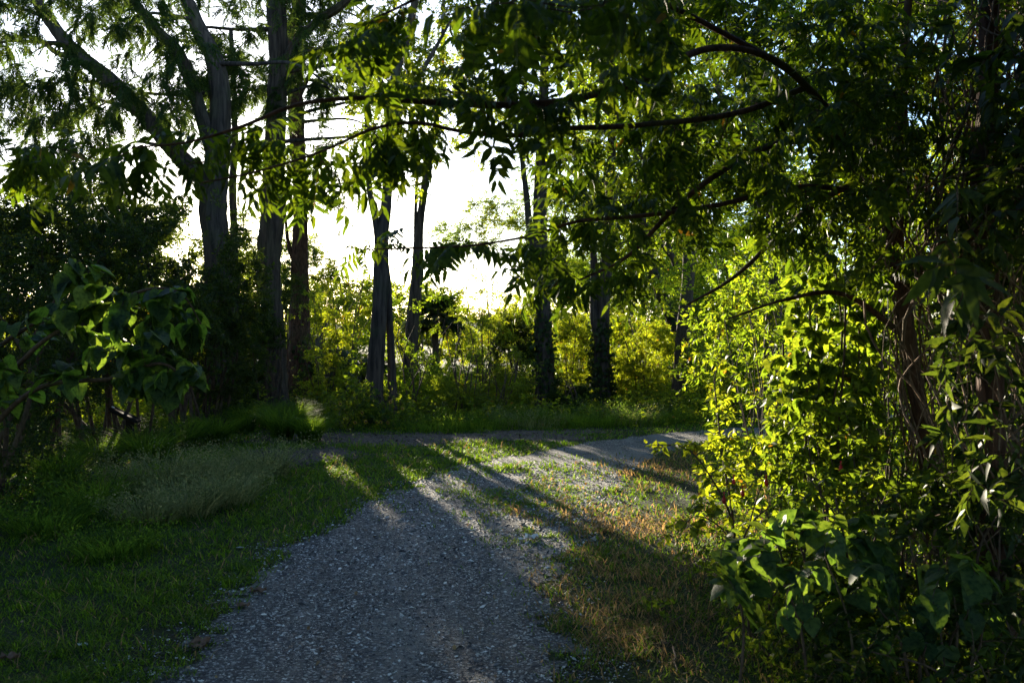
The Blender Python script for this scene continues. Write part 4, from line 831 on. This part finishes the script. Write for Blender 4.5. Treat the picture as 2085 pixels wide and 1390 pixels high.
for i, (px, py, h) in enumerate(PG):
    c = G(px, py); clump('pale_grass_clump', 'fluffy pale seeding grass, '+PL[i], c[0], c[1], 420, h*(.8+.7*((i*37)%10)/10), .0125, 930+i, 'pale' if i < 7 or i == 8 else 'sedge', 'fluffy pale seeding grass by the lawn', .26, (.3, 1.2), 'grass clump', .35, 45)
FG = [(1180, 868, .5), (1080, 868, .45), (1270, 862, .5), (1350, 856, .45), (970, 872, .4), (880, 874, .35), (1400, 835, .8), (1460, 838, .7), (1130, 862, .5), (1225, 866, .4), (1020, 866, .4), (1310, 862, .5), (930, 866, .4)]
FL = ['below the upright ivy trunk', 'left of the upright ivy trunk', 'below the twin stemmed trunk', 'under the leaning trunk', 'at the middle of the mulch edge', 'right of the sunflowers', 'sunlit and tall at the path end', 'tall at the bend under the overhanging bush', 'right of the upright ivy trunk', 'between the two ivy trunks', 'in front of the feathery grey bush', 'right of the twin stemmed trunk', 'in front of the dark bush']
for i, (px, py, h) in enumerate(FG):
    c = G(px, py); clump('wild_grass_clump', 'wild grass tuft '+FL[i], c[0], c[1], 700, h, .008, 960+i, 'pale' if i in (1, 2) else 'sedge', 'wild grass tufts along the far verge', .7, (.3, 1.2), 'grass clump', .4, 40)
for i, (px, py, h, lab) in enumerate([(1560, 925, .5, 'sunlit upright grass tuft right of the sapling'), (1600, 960, .5, 'yellow green grass tuft under the vine curtain'), (1520, 915, .35, 'small grass tuft behind the sapling')]):
    c = G(px, py); clump('verge_grass_clump', lab, c[0], c[1], 300, h, .009, 990+i, 'grassm', 'grass tufts at the thicket edge', .2, (.1, .7))

# ------------------------------------------------------------------ sunflowers, palms
rng = np.random.default_rng(81)
for i, (px, py, w, lab) in enumerate([(700, 868, 1.5, 'flowering sunflower bush at the back of the mulch bed, the left one'), (790, 866, 1.2, 'sunflower bush right of the twisted trunk with the lowest yellow flowers')]):
    c = G(px, py+6); t, _, _ = shrub('sunflower_bush', lab, c[0], c[1]+.4, w, .95, 'ovate', 'vineleaf', 170, 6, .09, 82+i, 'sunflower bushes', 'sunflower', z0=.05, sr=.008)
    for px2, py2 in ([(693, 822), (704, 835), (737, 840), (723, 860), (745, 858)] if i == 0 else [(795, 818), (820, 832), (768, 864), (775, 876), (790, 880)]):
        p = P(px2, py2, c[1]-.15); p[2] = max(p[2], .12); g = Geo(); n = 12
        d = unit(np.array([.1, -1, .35])+rng.normal(0, .2, 3)); u = unit(np.cross(d, [0, 0, 1.])); v = np.cross(u, d)
        th = np.arange(n)/n*6.283; R = .048; pts = []
        for a in th: pts += [p+.015*(u*math.cos(a-.2)+v*math.sin(a-.2)), p+R*(u*math.cos(a)+v*math.sin(a))+d*.008, p+.015*(u*math.cos(a+.2)+v*math.sin(a+.2)), p-d*.004+.03*(u*math.cos(a)+v*math.sin(a))]
        g.add(pts, (np.array([(0, 1, 2), (0, 3, 1), (3, 2, 1)])[None]+(np.arange(n)*4)[:, None, None]).reshape(-1, 3)); f = g.build('flower', M['yel'], t)
        g = Geo(); blob(g, p+d*.004, .018, .9, 8, i); g.build('flower_centre', M['brown'], f)
def palm(label, px, py0, Yb, hgt, n, L, seed):
    rng = np.random.default_rng(seed); x = (px-CX)/FPX*Yb; t = thing('fan_palm', label, 'palm', (x, Yb, 0), 'fan palms'); g = Geo()
    limb(g, [np.array([x, Yb, -.05]), np.array([x+.03, Yb, hgt*.5+.05]), np.array([x, Yb, hgt+.1])], [.12, .11, .1], rng, 10, .08, .2); g.build('trunk', M['twig'], t)
    gs = Geo(); gl = Geo(); top = np.array([x, Yb, hgt+.1])
    for k in range(n):
        a = rng.uniform(0, 6.3); e = rng.uniform(-.2, 1.3); d = np.array([math.cos(a)*math.cos(e), math.sin(a)*math.cos(e), math.sin(e)]); hub = top+d*L*rng.uniform(.6, .8)
        tubes(gs, np.array([[top, (top+hub)/2+[0, 0, .03], hub]]), np.full((1, 3), .008), 4)
        s = unit(np.cross(d, [0, 0, 1.]))[None]; nn = np.cross(s, d); m = 18; th = np.linspace(-1.9, 1.9, m)[:, None]
        ax = d*np.cos(th)+s*np.sin(th)+[0, 0, -.1]; leaves(gl, 'long', np.repeat(hub[None], m, 0), ax, np.repeat(nn, m, 0), L*.75*np.cos(th[:, 0]*.35), rng, False)
    gs.build('stalks', M['twig'], t); o = gl.build('fronds', M['dark'], t)
palm('fan palm low among the sunlit leaves left of the twisted trunk', 712, 770, 24.5, .25, 16, .95, 91)
palm('dark fan palm crown standing above the bushes in the middle', 885, 640, 30, 2.1, 30, .8, 92)

# ------------------------------------------------------------------ the small things
# slanted information board on a post
c = G(262, 925); x, y = c; t = thing('information_board', 'small black slanted information board on a post at the left edge of the lawn', 'sign', (x, y, 0))
def box(g, c, ax, ay, az, b=.006):
    c, ax, ay, az = map(lambda q: np.array(q, float), (c, ax, ay, az)); V = []
    L = [np.linalg.norm(q) for q in (ax, ay, az)]
    for sz in (-1, 1):
        for k in (1, 0):
            i0 = 1-b/L[2] if k == (0 if sz > 0 else 1) else 1
        for fx, fy in ((-1, -1), (1, -1), (1, 1), (-1, 1)): V.append(c+ax*fx*(1-b/L[0])+ay*fy*(1-b/L[1])+az*sz)
        for fx, fy in ((-1, -1), (1, -1), (1, 1), (-1, 1)): V.append(c+ax*fx+ay*fy+az*sz*(1-b/L[2]))
    F = [(3, 2, 1, 0), (8, 9, 10, 11)]
    for k in range(4):
        k2 = (k+1) % 4; F += [(k, k2, 4+k2, 4+k), (4+k, 4+k2, 12+k2, 12+k), (12+k, 12+k2, 8+k2, 8+k)]
    g.add(V, F)
g = Geo(); box(g, (x+.02, y, .24), (.045, 0, 0), (0, .045, 0), (0, 0, .26)); g.build('post', M['post'], t, smooth=False)
ang = math.radians(28); ux = np.array([math.cos(ang), .15, -math.sin(ang)]); ux /= np.linalg.norm(ux); uy = unit(np.cross([0, 0, 1.], ux)); uz = np.cross(ux, uy)
pc = np.array([x-.05, y, .56])
g = Geo(); box(g, pc, ux*.21, uy*.15, uz*.016); g.build('panel', M['sign'], t, smooth=False)
g = Geo(); box(g, pc-uz*.026, ux*.19, uy*.13, uz*.010); g.build('backing', M['post'], t, smooth=False)
g = Geo()
for s in (-1, 1): box(g, pc+uz*.020+uy*s*.142, ux*.21, uy*.008, uz*.004, .002)
for s in (-1, 1): box(g, pc+uz*.020+ux*s*.202, ux*.008, uy*.133, uz*.004, .002)
g.build('frame', M['post'], t, smooth=False)
g = Geo(); box(g, pc+uz*.0262-ux*.196, ux*.02, uy*.04, uz*.002, .001); g.build('glint_sticker', M['white'], t, smooth=False)  # white sticker put on as the bright glint at the board's corner
# crumpled paper on the gravel
rng = np.random.default_rng(95)
def crumple(name, label, cat, px, py, s, seed, mt, group=None, flat=.35):
    r = np.random.default_rng(seed); c = G(px, py); n = 9; u, v = np.meshgrid(np.linspace(-1, 1, n), np.linspace(-.7, .7, n))
    z = np.abs(.35*np.sin(u*3+r.uniform(0, 6))+.3*np.sin(v*5+u*2+r.uniform(0, 6))+r.normal(0, .12, u.shape))*flat+.05
    x = u*(1-.25*v*v)+r.normal(0, .06, u.shape); y = v*(1-.4*u*u)+r.normal(0, .06, u.shape); V = np.stack([x, y, z], -1).reshape(-1, 3)*s
    a = r.uniform(-.6, .6); V = np.stack([V[:, 0]*math.cos(a)-V[:, 1]*math.sin(a), V[:, 0]*math.sin(a)+V[:, 1]*math.cos(a), V[:, 2]], 1)+[c[0], c[1], .016]
    W = V-[0, 0, .0035]; i = (np.arange(n-1)[:, None]*n+np.arange(n-1)[None]).ravel(); q = np.stack([i, i+1, i+n+1, i+n], 1)
    g = Geo(); g.add(np.vstack([V, W]), np.vstack([q, q[:, ::-1]+n*n])); tag(g.build(name, M[mt], loc=(c[0], c[1], 0)), label, cat, group)
crumple('crumpled_paper', 'larger crumpled white paper scrap on the gravel beside the weeds', 'litter', 1082, 1099, .062, 1, 'white', flat=.8)
crumple('crumpled_paper', 'smaller white scrap just left of the crumpled paper on the gravel', 'litter', 1062, 1101, .03, 2, 'white', flat=.6)
crumple('white_scrap', 'tiny pale scrap lying in the dark grass at lower left', 'litter', 168, 1318, .025, 3, 'white', flat=.6)
for i, (px, py, s, lab) in enumerate([(408, 1312, .05, 'largest curled brown dead leaf on the path edge at lower left'), (402, 1322, .045, 'reddish dead leaf right under the largest curled leaf'), (527, 1208, .05, 'dead leaf by the grass edge left of the path'), (495, 1238, .045, 'thin dead leaf on the left path edge'), (20, 1345, .05, 'dead leaf in the dark grass in the lower left corner')]):
    crumple('fallen_leaf', lab, 'fallen leaf', px, py, s, 10+i, 'deadleaf', 'fallen leaves', .7)
def stick(label, a, b, r, seed):
    rr = np.random.default_rng(seed); A, B = G(*a), G(*b); n = 6; t = np.linspace(0, 1, n)[:, None]
    p = np.hstack([A*(1-t)+B*t+rr.normal(0, .008, (n, 2)), .03+.006*rr.random((n, 1))]); g = Geo(); limb(g, p, np.linspace(r, r*.5, n), rr, 7, .03, .12)
    tag(g.build('fallen_stick', M['vine'], loc=(A[0], A[1], 0)), label, 'stick', 'fallen sticks')
stick('short straight stick in the dry grass at the bottom', (1370, 1330), (1378, 1382), .006, 1)
stick('thin curved twig on the bare soil near the dark bushes', (1440, 1270), (1500, 1225), .005, 2)
stick('small twig lying across the soil under the weeds', (1395, 1255), (1350, 1300), .004, 3)

# parked car glimpsed between the large-leaved plant and the leaning cypress
Yc = 31.; xc = (392-CX)/FPX*Yc
t = thing('parked_car', 'pale parked car barely visible through the gap left of the leaning cypress', 'car', (xc, Yc, 0))
prof = [(-2.1, .35), (-2.15, .7), (-2.0, .88), (-1.1, .98), (-.5, 1.42), (.7, 1.46), (1.45, 1.05), (2.05, .98), (2.15, .6), (2.1, .32)]
def loft(g, prof, hw, taper):
    V = []; n = len(prof)
    for s, k in ((-1, 1), (-.8, 1.02), (.8, 1.02), (1, 1)):
        for px, pz in prof: w = hw*(1-taper*max(0, pz-.9)/.5); V.append((xc+px*(1 if abs(s) < 1 else .985), Yc+s*w, pz*(1.01 if abs(s) < 1 else 1)))
    F = [(a*n+i, a*n+i+1, (a+1)*n+i+1, (a+1)*n+i) for a in range(3) for i in range(n-1)]; F += [(3*n, n-1+3*n, n-1, 0)]
    g.add(V, F); g.add([V[i] for i in range(n)], [tuple(range(n))]); g.add([V[3*n+i] for i in range(n)], [tuple(range(n))[::-1]])
g = Geo(); loft(g, prof, .88, .22); g.build('body', M['paint'], t, smooth=False)
for s in (-1, 1):
    for a in ([(-.95, 1.0), (-.45, 1.35), (.08, 1.38), (.08, 1.0)], [(.14, 1.0), (.14, 1.38), (.65, 1.38), (1.25, 1.03)]):
        g = Geo(); g.add([(xc+u, Yc+s*(.895*(1-.22*max(0, w-.9)/.5)+.004), w) for u, w in a]+[(xc+u, Yc+s*.7, w) for u, w in a], [(0, 1, 2, 3), (4, 5, 6, 7), (0, 1, 5, 4), (1, 2, 6, 5), (2, 3, 7, 6), (3, 0, 4, 7)]); g.build('window', M['glass'], t, smooth=False)
for wx in (-1.35, 1.35):
    for s in (-1, 1):
        g = Geo(); n = 20; th = np.arange(n)/n*6.2832; V = []
        for yy, rr in ((.70, .22), (.70, .32), (.9, .32), (.9, .2)): V += [(xc+wx+rr*math.cos(a), Yc+s*yy, .33+rr*math.sin(a)) for a in th]
        g.add(V, [(a*n+k, a*n+(k+1) % n, (a+1)*n+(k+1) % n, (a+1)*n+k) for a in range(3) for k in range(n)]); w = g.build('wheel', M['tyre'], t)
        g = Geo(); V = [(xc+wx+.2*math.cos(a), Yc+s*.885, .33+.2*math.sin(a)) for a in th]; g.add(V, [tuple(range(n))]); g.build('rim', M['paint'], w)

# far hills
g = Geo(); n = 60; xx = np.linspace(-700, 900, n); hz = 4+9*fbm(xx, xx*0+3., .006, 12)+6*np.exp(-((xx-20)/60)**2); V = []
for k in range(6):
    f = [0, .35, .7, 1, .8, 0][k]; V += [(a, 560+k*45, f*b*1.6-.3) for a, b in zip(xx, hz)]
i = (np.arange(5)[:, None]*n+np.arange(n-1)[None]).ravel(); g.add(V, np.stack([i, i+1, i+n+1, i+n], 1)); tag(g.build('hills', M['hill']), None, None, kind='structure')

# unseen canopy added around and behind the viewer to block sky light
GC = 'unseen trees added around the viewer for shade'
for i, (x, y, r, zc, lab) in enumerate([(-8.2, 2.6, 3., 5.4, 'added unseen tree outside the left edge shading the lawn'), (-3, -5, 4.2, 5, 'added unseen tree behind the viewer on the left'), (4.5, -4, 4.2, 5, 'added unseen tree behind the viewer on the right'), (4.2, 3.2, 2.4, 6.2, 'added unseen high crown over the thicket above the view'), (-2.8, 0., 2.6, 5.6, 'added unseen high crown over the lawn just behind the viewer'), (6.3, 5, 2.6, 3.6, 'added unseen tree outside the right edge above the thicket'), (7.6, 8.6, 2.6, 3.8, 'added unseen tree outside the right edge behind the thicket'), (3.6, .4, 2.4, 3.4, 'added unseen low spreading tree just behind the viewer on the right'), (-4.8, .6, 2.6, 3.6, 'added unseen low spreading tree just behind the viewer on the left'), (-9.4, 11, 3., 5.5, 'added unseen tall tree left of the hedge outside the view')]):
    rng = np.random.default_rng(880+i); bx, by = (3.4, .6) if 'arching' in lab else ((5.5, 1.5) if 'thicket above' in lab else ((-4, -1.5) if 'just behind' in lab else (x, y)))
    b = np.array([bx, by, -.05]); m = np.array([bx*.98, by, zc*.55]); e = np.array([x, y, zc])
    tree('added_shade_tree', lab, 'tree', [([b, m, e], [.18, .14, .08])], ell((x, y, zc), (r, r, 2.3), 650, rng, -.5, 1.2, 2.6, .2), 'twiglet', 'mid', 'twig', 9, .42, 880+i, GC, r0=.02)
